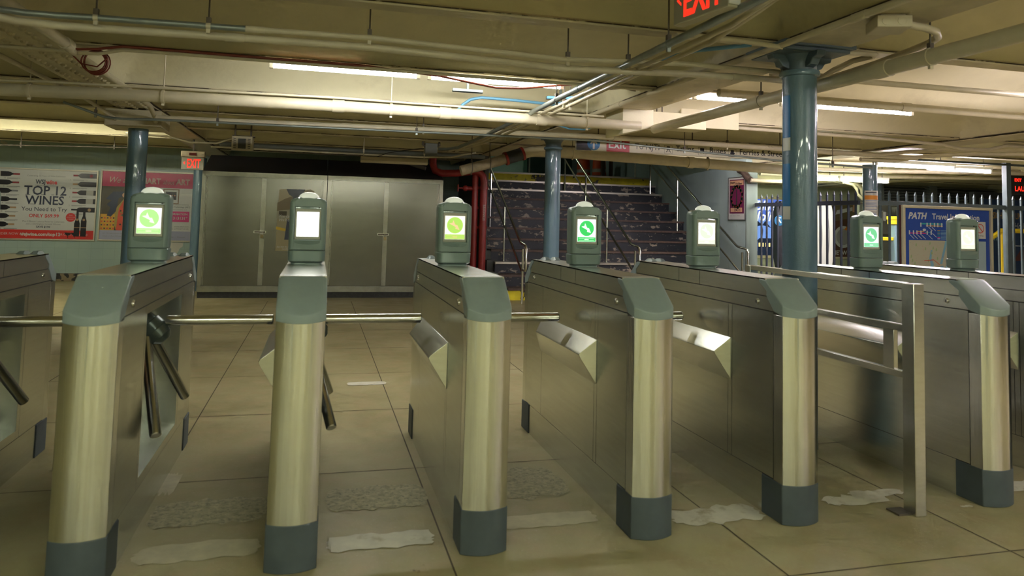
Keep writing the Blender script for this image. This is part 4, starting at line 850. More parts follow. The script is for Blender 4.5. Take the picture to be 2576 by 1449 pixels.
for x, z in ((0.14, 0.63), (0.20, 0.63), (0.27, 0.63), (0.34, 0.63), (0.46, 0.63), (0.46, 0.75), (0.52, 0.75), (0.53, 0.66)): b.poly([(x, z), (x + 0.07, z - 0.055), (x + 0.075, z - 0.048), (x + 0.005, z + 0.007)], -0.0226)
for k in range(7): b.use((GOLD, TEAL, GREYT, TEAL, TEAL, PINK2, PW)[k]); b.rect(0.62, 0.70 - 0.02 * k, 0.67, 0.71 - 0.02 * k, -0.0226); b.use(RIV); b.rect(0.68, 0.70 - 0.02 * k, 0.84, 0.708 - 0.02 * k, -0.0226)
b.use(PW); b.rect(1.26, 0.60, 1.50, 0.85, -0.0215); b.use(RDR); b.disc(1.40, 0.75, 0.07, -0.022); b.use(PW); b.disc(1.40, 0.75, 0.058, -0.0222); b.use(RDR); b.poly([(1.355, 0.79), (1.365, 0.80), (1.445, 0.71), (1.435, 0.70)], -0.0224); b.use(GLASSD); b.text('No Smoking', 1.28, 0.635, 0.035, -0.022); b.text('Flash Photo', 1.28, 0.607, 0.025, -0.022)
b.build('print', parent=t, smooth=False, normals=False)
b = B(); b.box(0.04, 0.0, 0.035, 0.05, 0.03, 1.02); b.box(0, -0.01, 0, 1.61, 0.025, 1.06); b.build('backing', mat('board_back', (0.10, 0.03, 0.03), 0.6), t, smooth=False)

# ---------------------------------------------------------------- behind the fence
t, b = board('holiday_advert', 10.2, 14.19, 0.50, 2.3, 1.62, 0, 'glowing blue holiday advert with a palm tree beyond the dark fence', mat('advert_cream_frame', (0.60, 0.55, 0.36), 0.4), fw=0.07)
ABL = em('advert_blue', (0.10, 0.20, 0.72), 0.75); AW = em('advert_white', (0.9, 0.95, 1.0), 0.9); AD = em('advert_dark', (0.01, 0.03, 0.08), 0.4); AC = em('advert_sky', (0.20, 0.38, 0.85), 0.8)
b.use(ABL); b.rect(0.05, 0.05, 2.25, 1.57, -0.02); b.use(AC); b.rect(0.05, 0.30, 2.25, 1.05, -0.021)
b.use(AW); b.text('Blue', 0.95, 1.26, 0.36, -0.023, shear=0.3, bold=0.008); b.text('Holiday', 0.82, 0.98, 0.36, -0.023, shear=0.3, bold=0.008)
b.use(AD); b.poly([(1.15, 0.42), (1.18, 0.42), (1.22, 0.72), (1.19, 0.86), (1.17, 0.72)], -0.024)
for a in range(9):
    q = PI * (0.02 + a * 0.12) + (0.4 if a % 2 else 0); c_, s_ = math.cos(q), math.sin(q); b.poly([(1.19, 0.86), (1.19 + 0.16 * c_ - 0.03 * s_, 0.90 + 0.10 * s_), (1.19 + 0.27 * c_, 0.78 + 0.12 * s_), (1.19 + 0.15 * c_, 0.83 + 0.08 * s_)], -0.024 - 0.0002 * a)
b.poly([(1.0, 0.42), (1.1, 0.52), (1.45, 0.52), (1.58, 0.42)], -0.026); b.rect(0.05, 0.07, 2.25, 0.20, -0.025); b.rect(1.05, 0.2, 1.5, 0.42, -0.0262)
b.use(em('advert_window_yellow', (1, 0.8, 0.3), 1.0)); [b.rect(1.08 + 0.1 * k, 0.30, 1.13 + 0.1 * k, 0.40, -0.027) for k in range(4)]
for k in range(26): b.use((RDR, GOLD, AW)[k % 3]); b.disc(1.66 + 0.10 * math.sin(k * 2.3), 0.75 + 0.017 * k, 0.012, -0.0265, n=6)
b.build('print', parent=t, smooth=False, normals=False)
# curved information pillar
t = empty('information_panel', (8.35, 9.0, 0.0), 0, 'curved white information panel with black edge and blue arrow disc behind the dark fence', 'information panel')
def bow(x, s_=1): return x
PG = mat('panel_pale_grey', (0.50, 0.50, 0.50), 0.4)
zs = [0.55 + 1.25 * k / 14 for k in range(15)]
def edge(x, k, amp): return x + amp * (1 - (2 * k / 14 - 1) ** 2)
b = B(); b.use(PG)
b.loft([[(edge(0.10, k, -0.09), 0, z), (edge(1.08, k, 0.09), 0, z), (edge(1.08, k, 0.09), 0.16, z), (edge(0.10, k, -0.09), 0.16, z)] for k, z in enumerate(zs)])
b.build('panel', parent=t, smooth=False)
b = B(); b.use(mat('panel_black_edge', (0.012, 0.012, 0.02), 0.4))
b.loft([[(edge(0.0, k, -0.09), -0.01, z), (edge(0.13, k, -0.09), -0.01, z), (edge(0.13, k, -0.09), 0.0, z), (edge(0.0, k, -0.09), 0.17, z)] for k, z in enumerate(zs)]); b.build('edge_band', parent=t, smooth=False)
b = B(); b.art = True; b.use(flat('curve_line_grey', (0.20, 0.20, 0.21), 0.5))  # dark curved lines drawn on the panel
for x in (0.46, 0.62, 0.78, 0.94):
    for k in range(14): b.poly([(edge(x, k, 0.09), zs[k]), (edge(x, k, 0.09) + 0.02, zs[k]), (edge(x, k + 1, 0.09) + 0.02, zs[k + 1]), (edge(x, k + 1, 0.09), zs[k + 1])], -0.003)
b.use(flat('sign_red', (0.45, 0.02, 0.03))); b.rect(0.12, 1.36, 0.36, 1.52, -0.003)
b.use(GLASSD); b.text('To NJTI', 0.14, 1.20, 0.10, -0.004, sx=0.8)
for z, kd in ((1.04, 0), (0.88, 1), (0.72, 2)):
    for q in ((0.155, z, 0.245, z + 0.003), (0.155, z + 0.11, 0.245, z + 0.113), (0.155, z, 0.158, z + 0.113), (0.242, z, 0.245, z + 0.113)): b.rect(*q, -0.004)
    b.rect(0.18, z + 0.035, 0.22, z + 0.08 - 0.015 * kd, -0.0042); b.rect(0.175, z + 0.02, 0.225, z + 0.028, -0.0042)
b.build('lettering', parent=t, smooth=False, normals=False)
b = B(); b.art = True; b.use(flat('sign_cyan_blue', (0.004, 0.10, 0.26), 0.4)); b.disc(-0.06, 1.44, 0.10, -0.03); b.use(PW); b.poly([(x - 0.12, z) for x, z in ((0.01, 1.50), (0.10, 1.50), (0.10, 1.482), (0.05, 1.482), (0.11, 1.40), (0.092, 1.388), (0.03, 1.462), (0.03, 1.41), (0.01, 1.41))][::-1], -0.031); b.build('arrow_disc', parent=t, smooth=False, normals=False)
b = B(); b.box(0.2, 0.04, 0, 0.3, 0.12, 0.6); b.build('leg', PG, t); b = B(); b.box(1.0, 0.04, 0, 1.1, 0.12, 0.6); b.build('leg', PG, t)
# food advert
t, b = board('food_advert', 13.2, 14.19, 0.50, 2.2, 1.6, 0, 'brown food advert with plate and carrots seen between the fence pickets', mat('advert_cream_frame', (0.60, 0.55, 0.36), 0.4), fw=0.06)
BR = flat('advert_brown', (0.11, 0.05, 0.03), 0.5); b.use(BR); b.rect(0.05, 0.05, 2.15, 1.55, -0.02); b.use(OLV); b.poly([(0.3, 1.0), (1.4, 1.2), (1.4, 1.5), (0.3, 1.45)], -0.021); b.use(flat('advert_orange', (0.75, 0.25, 0.02))); b.poly([(0.72, 0.80), (1.0, 1.05), (1.15, 1.0), (0.95, 0.75)], -0.0232)
b.use(PW); b.disc(0.70, 0.60, 0.30, -0.022); b.use(flat('plate_grey', (0.35, 0.34, 0.33))); b.disc(0.70, 0.60, 0.22, -0.0225); b.use(GRN); b.poly([(0.85, 0.70), (1.05, 0.78), (1.10, 0.68), (0.9, 0.6)], -0.0234); b.use(PW); b.poly([(0.45, 1.20), (1.0, 1.32), (1.0, 1.42), (0.5, 1.32)], -0.0226); b.use(PSKN); b.poly([(1.0, 1.28), (1.2, 1.3), (1.2, 1.5), (1.02, 1.48)], -0.0228)
b.use(PW); b.text('NETWORK', 0.35, 0.12, 0.16, -0.023, bold=0.004); b.build('print', parent=t, smooth=False, normals=False)
# harbour advert
t, b = board('harbor_advert', 14.0, 10.0, 0.35, 1.6, 1.72, 0, 'navy advert lettered CLASSIC HARBOR LINE Holiday at the right photo edge', mat('dark_advert_frame', (0.05, 0.05, 0.05), 0.5), fw=0.02)
b.use(flat('advert_navy', (0.02, 0.05, 0.12), 0.4)); b.rect(0.02, 0.02, 1.58, 1.70, -0.02); b.use(GOLD); b.text('CLASSIC HARBOR LINE', 0.12, 1.28, 0.20, -0.022, sx=0.52); b.use(PW); b.text('Holiday', 0.92, 1.06, 0.20, -0.022, shear=0.3, sx=0.8)
b.use(RIV)
for k in range(16): b.rect(0.1 + 0.055 * k, 0.80, 0.13 + 0.055 * k, 0.86 + 0.12 * abs(math.sin(k * 1.7)) ** 2, -0.021)
b.use(flat('boat_brown', (0.14, 0.05, 0.04))); b.poly([(0.9, 0.35), (1.5, 0.40), (1.5, 0.62), (1.1, 0.60)], -0.021); b.use(PW); b.rect(0.95, 0.68, 1.4, 0.70, -0.022); b.build('print', parent=t, smooth=False, normals=False)
b = B(); b.box(13.9, 10.03, 0, 15.8, 10.15, 2.2); o = b.build('partition_panel', mat('dark_partition', (0.035, 0.04, 0.04), 0.6), smooth=False); tag(o, 'dark partition carrying the navy harbor advert', 'partition')
# meter boxes, louvres, yellow rails
def meter(x, y, z, label):
    t = empty('meter_box', (x, y, z), 0, label, 'meter', 'grey meter boxes')
    b = B(); b.box(-0.19, 0, 0, 0.19, 0.16, 0.66); b.build('case', mat('meter_grey', (0.14, 0.145, 0.12), 0.5), t, bevel=0.01)
    b = B(); b.lathe([(0.11, 0), (0.10, 0.05), (0.02, 0.055)], seg=20); bmesh.ops.rotate(b.bm, verts=b.bm.verts, matrix=Matrix.Rotation(PI / 2, 3, 'X')); bmesh.ops.translate(b.bm, verts=b.bm.verts, vec=(0.03, 0, 0.42)); b.build('dial', mat('meter_dial', (0.20, 0.20, 0.17), 0.3), t)
    b = B(); b.box(0.0, -0.062, 0.30, 0.06, -0.052, 0.50); b.build('tag_card', WPAPER, t)
meter(12.35, 11.0, 1.22, 'grey meter box beyond the fence, left of its pair'); meter(12.95, 11.0, 1.18, 'grey meter box beyond the fence, next to the map board frame')
b = B(); b.box(11.9, 11.17, 0, 13.4, 11.3, 1.9); o = b.build('meter_wall', mat('meter_wall_grey', (0.12, 0.13, 0.10), 0.6), smooth=False); tag(o, 'grey panel behind the meter boxes', 'panel')
t = empty('louver_bank', (14.7, 12.2, 1.95), 0, 'dark grey louvered grille above the map board beyond the fence', 'louver')
b = B(); LV = mat('louver_grey', (0.20, 0.22, 0.18), 0.5)
for k in range(7): b.prism([(-0.06, 0.02 + 0.07 * k), (0.06, 0.07 + 0.07 * k), (0.06, 0.075 + 0.07 * k), (-0.06, 0.03 + 0.07 * k)], 'x', -1.3, 2.6)
b.build('slats', LV, t, smooth=False)
b = B(); b.box(-1.35, -0.08, -0.05, -1.28, 0.1, 0.5); b.box(0.1, -0.09, -0.05, 0.3, 0.1, 0.5); b.box(2.58, -0.08, -0.05, 2.65, 0.1, 0.5); b.box(-1.35, -0.08, -0.06, 2.65, 0.1, -0.02); b.build('frame', mat('louver_frame', (0.17, 0.19, 0.17), 0.5), t, smooth=False)
b = B(); b.box(-1.3, 0.10, 0, 2.6, 0.14, 0.5); b.box(0.0, -0.05, -1.95, 0.1, 0.1, -0.05); b.box(2.5, -0.05, -1.95, 2.6, 0.1, -0.05); b.build('backing', mat('louver_back', (0.05, 0.055, 0.045), 0.6), t, smooth=False)
def curl(x, label, yy=11.4):
    b = B()
    b.tube([(x - 0.35, yy, 2.38), (x - 0.1, yy, 2.34), (x, yy, 2.25), (x + 0.02, yy, 2.14), (x + 0.15, yy, 2.02), (x + 0.35, yy, 1.98)], 0.035, 10); o = b.build('bent_conduit', CREAMP); tag(o, label, 'conduit', 'curling conduits above the meters')
curl(12.0, 'curling cream conduit above the meter boxes, left one', 11.38); curl(12.25, 'curling cream conduit above the meter boxes, middle one', 11.52); curl(12.5, 'curling cream conduit above the meter boxes, right one', 11.66)
t = empty('yellow_gate_post', (9.98, 8.0, 0), 0, 'grey post with yellow cap and yellow bar left of the map board', 'post')
b = B(); b.box(-0.06, -0.06, 0, 0.06, 0.06, 1.42); b.build('shaft', mat('post_blue_grey', (0.16, 0.25, 0.30), 0.4), t, bevel=0.005)
b = B(); b.box(-0.09, -0.09, 1.42, 0.09, 0.09, 1.50); b.box(-0.10, -0.10, 1.50, 0.10, 0.10, 1.56); b.build('cap', YEL, t, bevel=0.005)
b = B(); b.box(-0.50, -0.03, 1.13, -0.06, 0.03, 1.19); b.build('bar', YEL, t, bevel=0.008)
b = B(); b.tube([(9.5, 7.4, 0.70), (9.85, 7.4, 1.0), (10.15, 7.4, 1.0)], 0.02, 8); b.tube([(9.5, 7.4, 0), (9.5, 7.4, 0.70)], 0.02, 8); b.tube([(10.15, 7.4, 0), (10.15, 7.4, 1.0)], 0.02, 8); o = b.build('steel_handrail', STEELP); tag(o, 'short sloping steel handrail beyond the fence, left of the map board', 'handrail')
b = B(); b.tube([(11.75, 8.0, 1.0), (12.35, 8.0, 1.36), (13.2, 8.0, 1.36)], 0.045, 10); b.tube([(12.35, 8.0, 0), (12.35, 8.0, 1.36)], 0.03, 8); b.tube([(13.2, 8, 0), (13.2, 8, 1.36)], 0.03, 8); o = b.build('yellow_handrail', YEL); tag(o, 'bright yellow handrail sloping up at the right photo edge', 'handrail')
t = empty('led_sign', (12.85, 8.0, 2.05), 0, 'red lit message display at the right edge under the ceiling', 'display')
b = B(); b.box(-0.25, 0, 0, 0.9, 0.16, 0.36); b.build('case', mat('led_case', (0.02, 0.02, 0.02), 0.4), t, bevel=0.01)
b = B(); b.art = True; b.use(REDL); b.text('LAU', -0.17, 0.06, 0.13, -0.002, bold=0.004); b.text('EXIT', -0.17, 0.24, 0.08, -0.002, bold=0.004); b.build('lettering', parent=t, smooth=False, normals=False)
b = B(); b.tube([(0.3, 0.08, 0.36), (0.3, 0.08, 0.75)], 0.015, 6); b.build('stem', IRON, t)
# ---------------------------------------------------------------- pipes and conduits under the ceiling
def pipe(name, pts, r, label, m=CREAMP, cat='pipe', group='ceiling pipes and conduits', rods=(), couplings=(), seg=12, rodtop=2.74, rodm=IRON, m2=None, split=None, cr=None):
    P = [Vector(p) for p in pts]; c = P[len(P) // 2]
    t = empty(name, c, 0, label, cat, group)
    b = B(); b.use(m)
    if split: b.tube([p - c for p in P[:split + 1]], r, seg); b.use(m2); b.tube([p - c for p in P[split:]], r * 0.97, seg)
    else: b.tube([p - c for p in P], r, seg)
    b.build('run', parent=t, ang=60)
    def at(s):   # point at param x or y along the run
        ax = 0 if abs(P[-1].x - P[0].x) > abs(P[-1].y - P[0].y) else 1
        for p, q in zip(P, P[1:]):
            if min(p[ax], q[ax]) - 1e-6 <= s <= max(p[ax], q[ax]) + 1e-6 and abs(q[ax] - p[ax]) > 1e-6: return p.lerp(q, (s - p[ax]) / (q[ax] - p[ax])), (q - p).normalized()
        return P[0], (P[1] - P[0]).normalized()
    for s in couplings:
        p, d = at(s); b = B(); b.tube([p - c - d * 0.05, p - c + d * 0.05], (cr or r * 1.15), seg); b.build('coupling', m2 or m, t, ang=60)
    for s in rods:
        p, d = at(s); b = B(); b.tube([p - c + Vector((0, 0, r)), Vector((p.x, p.y, rodtop)) - c], 0.005, 6)
        b.box(p.x - c.x - 0.012, p.y - c.y - 0.012, p.z - c.z + r - 0.002, p.x - c.x + 0.012, p.y - c.y + 0.012, p.z - c.z + r + 0.03); b.build('hanger_rod', rodm, t)
        b = B(); b.tube([p - c - d * 0.012, p - c + d * 0.012], r * 1.14, seg); b.box(p.x - c.x - 0.01, p.y - c.y - 0.008, p.z - c.z - r - 0.022, p.x - c.x + 0.01, p.y - c.y + 0.008, p.z - c.z - r * 0.8); b.build('clamp', m2 or m, t, ang=60)
    return t
pipe('conduit', [(-1.72, 0.9, 2.27), (-1.58, 1.18, 2.29), (-1.45, 1.29, 2.305), (-1.30, 1.31, 2.31), (-1.13, 1.31, 2.315), (-0.34, 1.31, 2.325), (0.28, 1.31, 2.335), (1.46, 1.31, 2.305), (2.04, 1.31, 2.330), (2.25, 1.31, 2.342), (2.67, 1.31, 2.342), (3.35, 1.31, 2.342), (3.42, 1.27, 2.40)], 0.017,
     'thin front ceiling conduit, grey at its left end and cream beyond', GALV, 'conduit', rods=(-1.13, -0.58, 0.28, 1.48, 1.88), split=5, m2=CREAMP, couplings=(-0.34,))
pipe('ceiling_pipe', [(-1.72, 0.95, 2.24), (-1.5, 1.3, 2.262), (-1.3, 1.37, 2.27), (-0.58, 1.37, 2.283), (0.28, 1.37, 2.293), (1.48, 1.37, 2.262), (2.35, 1.37, 2.293), (3.45, 1.37, 2.31)], 0.022,
     'cream pipe just under the thin front conduit', couplings=(-0.45, 1.45, 2.7), cr=0.025)
pipe('conduit', [(-2.6, 2.58, 2.37), (-1.72, 2.58, 2.375), (-1.60, 2.58, 2.365), (-1.45, 2.58, 2.372), (-1.30, 2.58, 2.41), (-1.08, 2.57, 2.41), (2.70, 2.57, 2.41)], 0.013, 'cream conduit clipped under the middle beam with a dark red cable on it', CREAMP, 'conduit', couplings=(-1.9, 0.3, 1.7))
b = B(); pts = [(-1.60, 2.56, 2.385), (-1.45, 2.56, 2.40), (-1.30, 2.56, 2.43), (-1.08, 2.56, 2.43), (-0.31, 2.555, 2.425), (0.28, 2.555, 2.425), (0.9, 2.7, 2.42), (1.09, 2.75, 2.405), (1.38, 2.78, 2.375), (1.6, 2.78, 2.385), (1.83, 2.78, 2.42), (2.0, 2.7, 2.43)]
b.tube(pts, 0.0095, 8); o = b.build('red_cable', REDCAB, ang=60); tag(o, 'dark red cable along the middle beam, drooping over the lit tubes', 'cable')
b = B()
for q in range(5):
    b.tube([(-1.485 + (0.075 + 0.006 * math.sin(q * 2)) * math.cos(2 * PI * k / 20 + q) + 0.004 * q, 2.60 + 0.008 * q, 2.32 + (0.070 + 0.004 * q) * math.sin(2 * PI * k / 20 + q)) for k in range(21)], 0.005, 6)
b.tube([(-1.62, 2.6, 2.36), (-1.56, 2.6, 2.30), (-1.46, 2.6, 2.285), (-1.40, 2.6, 2.35)], 0.005, 6)
o = b.build('cable_coil', REDCAB, ang=60); tag(o, 'coil of dark red cable hanging by the left girder', 'cable')
pipe('ceiling_pipe', [(-4.6, 3.55, 2.20), (-2.38, 3.55, 2.225), (-1.25, 3.55, 2.245), (0.2, 3.55, 2.257), (2.99, 3.55, 2.247)], 0.05,
     'thick cream pipe crossing the ceiling below the bright tubes', rods=(-2.18, -1.22, 0.62, 2.45), couplings=(0.17, 1.1, 2.0), seg=20, rodm=CREAMP)
pipe('conduit', [(-4.6, 3.50, 2.262), (-2.37, 3.50, 2.285), (-2.04, 3.5, 2.30), (-1.88, 3.5, 2.30), (0.1, 3.5, 2.322), (2.6, 3.5, 2.31)], 0.010, 'thin cream conduit resting above the thick cream pipe', CREAMP, 'conduit', couplings=(-0.9,))
pipe('conduit', [(-2.42, 5.12, 2.36), (-2.2, 5.12, 2.285), (-2.05, 5.12, 2.235), (-1.9, 5.12, 2.225), (-1.55, 5.12, 2.237), (0.21, 5.12, 2.25), (1.8, 5.12, 2.265), (3.15, 5.12, 2.272), (5.6, 5.12, 2.15), (7.0, 5.12, 2.12)], 0.013, 'thin grey conduit with an upturned left end crossing below the ceiling', GALV, 'conduit', rods=(-2.13, -1.0, 1.05, 4.3, 6.4))
pipe('ceiling_pipe', [(-1.62, 5.32, 2.275), (0.21, 5.32, 2.30), (3.23, 5.32, 2.345), (5.74, 5.32, 2.325), (7.9, 5.32, 2.30)], 0.032, 'cream pipe just above the thin grey conduit', rods=(1.15, 5.0), couplings=(0.3, 3.5))
pipe('conduit', [(-6.3, 9.6, 2.20), (-2.6, 9.6, 2.30)], 0.009, 'thin iron rod line near the left tiled wall', IRON, 'conduit', rods=(-4.32, -3.05))
pipe('conduit', [(1.85, -0.6, 2.30), (1.86, 0.3, 2.30), (1.86, 1.7, 2.30), (1.885, 3.6, 2.30), (1.90, 5.6, 2.30), (1.87, 7.0, 2.30), (1.78, 7.45, 2.31), (1.70, 7.6, 2.32)], 0.021, 'thickest grey conduit of the trio running away under the ceiling', GALV, 'conduit', rods=(0.72, 2.72), couplings=(2.2,))
pipe('conduit', [(1.955, -0.6, 2.36), (1.965, -0.1, 2.34), (1.97, 0.26, 2.30), (1.97, 1.6, 2.30), (1.99, 3.55, 2.30), (2.0, 6.0, 2.30), (1.85, 7.6, 2.30)], 0.015, 'middle cream conduit of the trio running away under the ceiling', CREAMP, 'conduit', rods=(2.85,), couplings=(2.4, 4.2))
pipe('conduit', [(2.02, -0.6, 2.38), (2.0, -0.15, 2.36), (2.01, 0.1, 2.33), (2.05, 0.6, 2.30), (2.05, 1.55, 2.30), (2.08, 3.55, 2.30), (2.09, 6.0, 2.30), (1.95, 7.6, 2.30)], 0.015, 'right cream conduit of the trio running away under the ceiling', CREAMP, 'conduit', rods=(2.95,), couplings=(3.1,))
pipe('ceiling_pipe', [(-1.56, -0.5, 2.365), (-1.56, 2.36, 2.365)], 0.034, 'thick cream pipe along the left girder, nearer half', couplings=(2.30,), cr=0.04)
pipe('conduit', [(-1.60, 2.36, 2.37), (-1.60, 4.0, 2.365), (-1.62, 5.0, 2.36), (-1.66, 5.5, 2.29), (-1.68, 5.62, 2.26)], 0.024, 'cream conduit along the left girder bending into the column box', CREAMP, 'conduit')
pipe('conduit', [(-2.15, 2.6, 2.37), (-2.15, 4.8, 2.37), (-2.12, 5.3, 2.33), (-2.06, 5.6, 2.27)], 0.018, 'cream conduit on the far side of the left girder bending into the column box', CREAMP, 'conduit', couplings=(4.1,))
pipe('conduit', [(2.665, -0.6, 2.395), (2.665, 4.4, 2.395)], 0.020, 'cream conduit tight along the near edge of the right girder', CREAMP, 'conduit', couplings=(0.2, 3.3))
pipe('ceiling_pipe', [(3.12, -1.6, 2.23), (3.12, 3.5, 2.22)], 0.043, 'big dark topped cream pipe passing behind the big column', rods=(0.22, 1.45, 1.75), couplings=(0.55,), seg=20)
pipe('conduit', [(1.98, 0.86, 2.395), (2.35, 0.86, 2.40), (2.65, 0.86, 2.385), (3.2, 0.86, 2.39), (3.34, 0.86, 2.395)], 0.015, 'cream conduit crossing in front of the big column capital', CREAMP, 'conduit', couplings=(2.8,))
pipe('conduit', [(3.34, 0.88, 2.39), (3.32, 1.04, 2.39), (3.30, 1.20, 2.36), (3.28, 1.34, 2.31)], 0.018, 'short curved cream conduit right of the big capital', CREAMP, 'conduit')
pipe('conduit', [(2.89, 0.13, 2.355), (3.02, 0.15, 2.355), (3.13, 0.19, 2.355), (3.22, 0.27, 2.352), (3.27, 0.38, 2.35), (3.30, 0.55, 2.345), (3.33, 0.85, 2.335), (3.34, 1.4, 2.32)], 0.020, 'looping cream conduit leaving the junction box at upper right', CREAMP, 'conduit')
t = empty('junction_box', (2.84, 0.20, 2.335), math.radians(-22), 'painted junction box with round knockouts on the upper right ceiling', 'junction box')
b = B(); b.box(-0.085, -0.085, 0, 0.085, 0.085, 0.06)
b.build('case', CREAMP, t, bevel=0.004)
for x in (-0.04, 0.035):
    b = B(); b.lathe([(0.022, 0), (0.022, 0.003), (0.018, 0.0035)], seg=16); bmesh.ops.rotate(b.bm, verts=b.bm.verts, matrix=Matrix.Rotation(PI / 2, 3, 'X')); bmesh.ops.translate(b.bm, verts=b.bm.verts, vec=(x, -0.085, 0.03)); b.build('knockout', CREAMP, t)
b = B(); b.box(-0.06, -0.06, 0.06, 0.06, 0.06, 0.072); b.build('bracket', CREAMP, t)
pipe('conduit', [(3.1, 1.60, 2.395), (7.4, 1.60, 2.405)], 0.022, 'cream conduit pair crossing the right ceiling, nearer one', CREAMP, 'conduit')
pipe('ceiling_pipe', [(3.1, 2.3, 2.375), (7.4, 2.3, 2.37)], 0.035, 'cream pipe in front of the right lit tube', couplings=(4.9,))
pipe('conduit', [(2.30, 3.0, 2.46), (2.57, 3.0, 2.50), (2.77, 3.0, 2.475), (3.08, 3.0, 2.44), (3.32, 3.0, 2.455), (3.44, 3.0, 2.49), (3.80, 3.0, 2.49), (4.5, 3.0, 2.45)], 0.014, 'wavy dark cream conduit between the middle beam and the right tubes', mat('brownish_conduit', (0.22, 0.18, 0.11), 0.4), 'conduit')
pipe('conduit', [(3.2, 4.33, 2.42), (4.14, 4.33, 2.415), (6.55, 4.33, 2.39), (7.3, 4.33, 2.365), (7.6, 4.33, 2.33), (8.0, 4.33, 2.33), (8.3, 4.33, 2.40), (9.4, 4.33, 2.41)], 0.021, 'pinkish lit conduit crossing the right ceiling and dipping', CREAMP, 'conduit', couplings=(6.2,))
pipe('conduit', [(6.5, 5.3, 2.32), (7.28, 5.3, 2.32), (7.6, 5.2, 2.36), (8.1, 5.0, 2.40), (9.0, 4.6, 2.40), (10.4, 4.0, 2.42)], 0.026, 'conduit snaking over the far column, upper of two', CREAMP, 'conduit')
pipe('conduit', [(7.1, 5.45, 2.26), (7.7, 5.45, 2.27), (8.0, 5.3, 2.33), (8.5, 5.0, 2.36), (10.2, 4.3, 2.38)], 0.026, 'conduit snaking over the far column, lower of two', CREAMP, 'conduit')
for k, (y, z, r, lb) in enumerate(((7.0, 2.25, 0.03, 'nearest'), (7.9, 2.22, 0.035, 'second nearest'), (9.0, 2.20, 0.04, 'farthest'))):
    pipe('ceiling_pipe', [(7.9, y, z + 0.10), (9.5, y - 0.1, z + 0.12), (13.5, y - 0.9, z + 0.17), (16.8, y - 1.4, z + 0.17)], r, 'long pipe under the far right ceiling beyond the fence, ' + lb, CREAMP)
pipe('conduit', [(3.2, 6.45, 2.33), (7.4, 6.45, 2.33)], 0.012, 'thin dark line of conduit above the direction sign', IRON, 'conduit', rods=(5.0, 5.6))
# big cream drain across the foot of the stairs
t = pipe('drain_pipe', [(2.60, 7.2, 2.19), (2.72, 7.2, 2.235), (2.95, 7.2, 2.305), (3.10, 7.2, 2.325), (3.54, 7.2, 2.32), (4.87, 7.2, 2.285), (6.2, 7.2, 2.25), (7.35, 7.2, 2.22)], 0.078, 'thick cream drain pipe crossing in front of the top of the stairs', seg=20, couplings=(5.5,), rods=(3.6, 5.8), rodtop=2.6)
DW = mat('drain_worn', (0.36, 0.29, 0.18), 0.5, var=0.25, scale=9)
b = B(); b.tube([(2.62, 7.2, 2.20), (2.50, 7.2, 2.155), (1.95, 7.2, 1.99)], 0.072, 20); o = b.build('drain_branch', DW, ang=60); tag(o, 'sloping worn end of the drain pipe hung by rings above the cabinet', 'pipe')
b = B(); b.tube([(2.60, 7.2, 2.192), (2.82, 7.2, 2.268)], 0.090, 20); b.use; o = b.build('pipe_sleeve', mat('dark_rubber_sleeve', (0.03, 0.035, 0.04), 0.5), ang=60); tag(o, 'dark rubber sleeve with red collars on the drain pipe', 'pipe fitting')
for x, z in ((2.60, 2.192), (2.84, 2.275)):
    b = B(); b.tube([(-0.016, 0, -0.006), (0.016, 0, 0.006)], 0.098, 20); b.build('red_collar', REDPIPE, o); cc = o.children[-1] if o.children else None
    c_ = [c for c in o.children][-1]; c_.location = (x - o.location.x, 7.2 - o.location.y, z - o.location.z)
for x, z in ((2.10, 2.035), (2.36, 2.115)):
    b = B(); b.tube([(x, 7.2 + 0.085 * math.cos(a), z + 0.095 * math.sin(a)) for a in [2 * PI * k / 20 for k in range(21)]], 0.006, 6)
    b.tube([(x, 7.2, z + 0.09), (x, 7.2, z + 0.19)], 0.006, 6); b.tube([(x, 7.12, z + 0.04), (x, 7.2, z + 0.15), (x, 7.28, z + 0.04)], 0.006, 6); b.tube([(x, 7.2, z + 0.18), (x, 7.2, 2.66)], 0.006, 6)
    o = b.build('pipe_hanger', IRON, ang=60); tag(o, 'iron ring hanger on the sloping drain end, %s' % ('left one' if x < 2.2 else 'right one'), 'pipe hanger')
# red standpipes
t = empty('red_standpipe', (2.80, 9.5, 0), 0, 'right red standpipe with a bend at its top beside the stairs', 'pipe', 'red standpipes')
b = B(); b.tube([(0, 0, 0.05), (0, 0, 1.98), (-0.02, 0, 2.07), (-0.08, 0, 2.13), (-0.18, 0, 2.15), (-0.5, 0, 2.10), (-0.75, 0, 2.09), (-0.86, 0, 2.13), (-0.90, 0, 2.24), (-0.90, 0, 2.6)], 0.062, 20); b.build('run', REDPIPE, t, ang=60)
for z in (0.28, 1.16, 1.84): b = B(); b.lathe([(0.075, z), (0.075, z + 0.05)], seg=20); b.build('collar', REDPIPE, t)
b = B(); b.lathe([(0.12, 0.0), (0.12, 0.05), (0.08, 0.07)], seg=20); b.build('base_flange', REDPIPE, t)
WST = flat('stencil_white', (0.55, 0.50, 0.45)); b = B(); b.art = True; b.use(WST); b.text('STANDPIPE', 0, 0, 0.055, 0, M=Matrix(((0, 0, -1, 0.02), (0, 0, 0, -0.0635), (1, 0, 0, 1.30), (0, 0, 0, 1)))); b.build('stencil', parent=t, smooth=False, normals=False)
t = empty('red_standpipe', (2.655, 9.54, 0), 0, 'left red standpipe with a side valve beside the stairs', 'pipe', 'red standpipes')
b = B(); b.tube([(0, 0, 0.05), (0, 0, 2.1)], 0.055, 20); b.build('run', REDPIPE, t, ang=60)
for z in (0.28, 1.16, 1.5, 1.84): b = B(); b.lathe([(0.068, z), (0.068, z + 0.04)], seg=20); b.build('collar', REDPIPE, t)
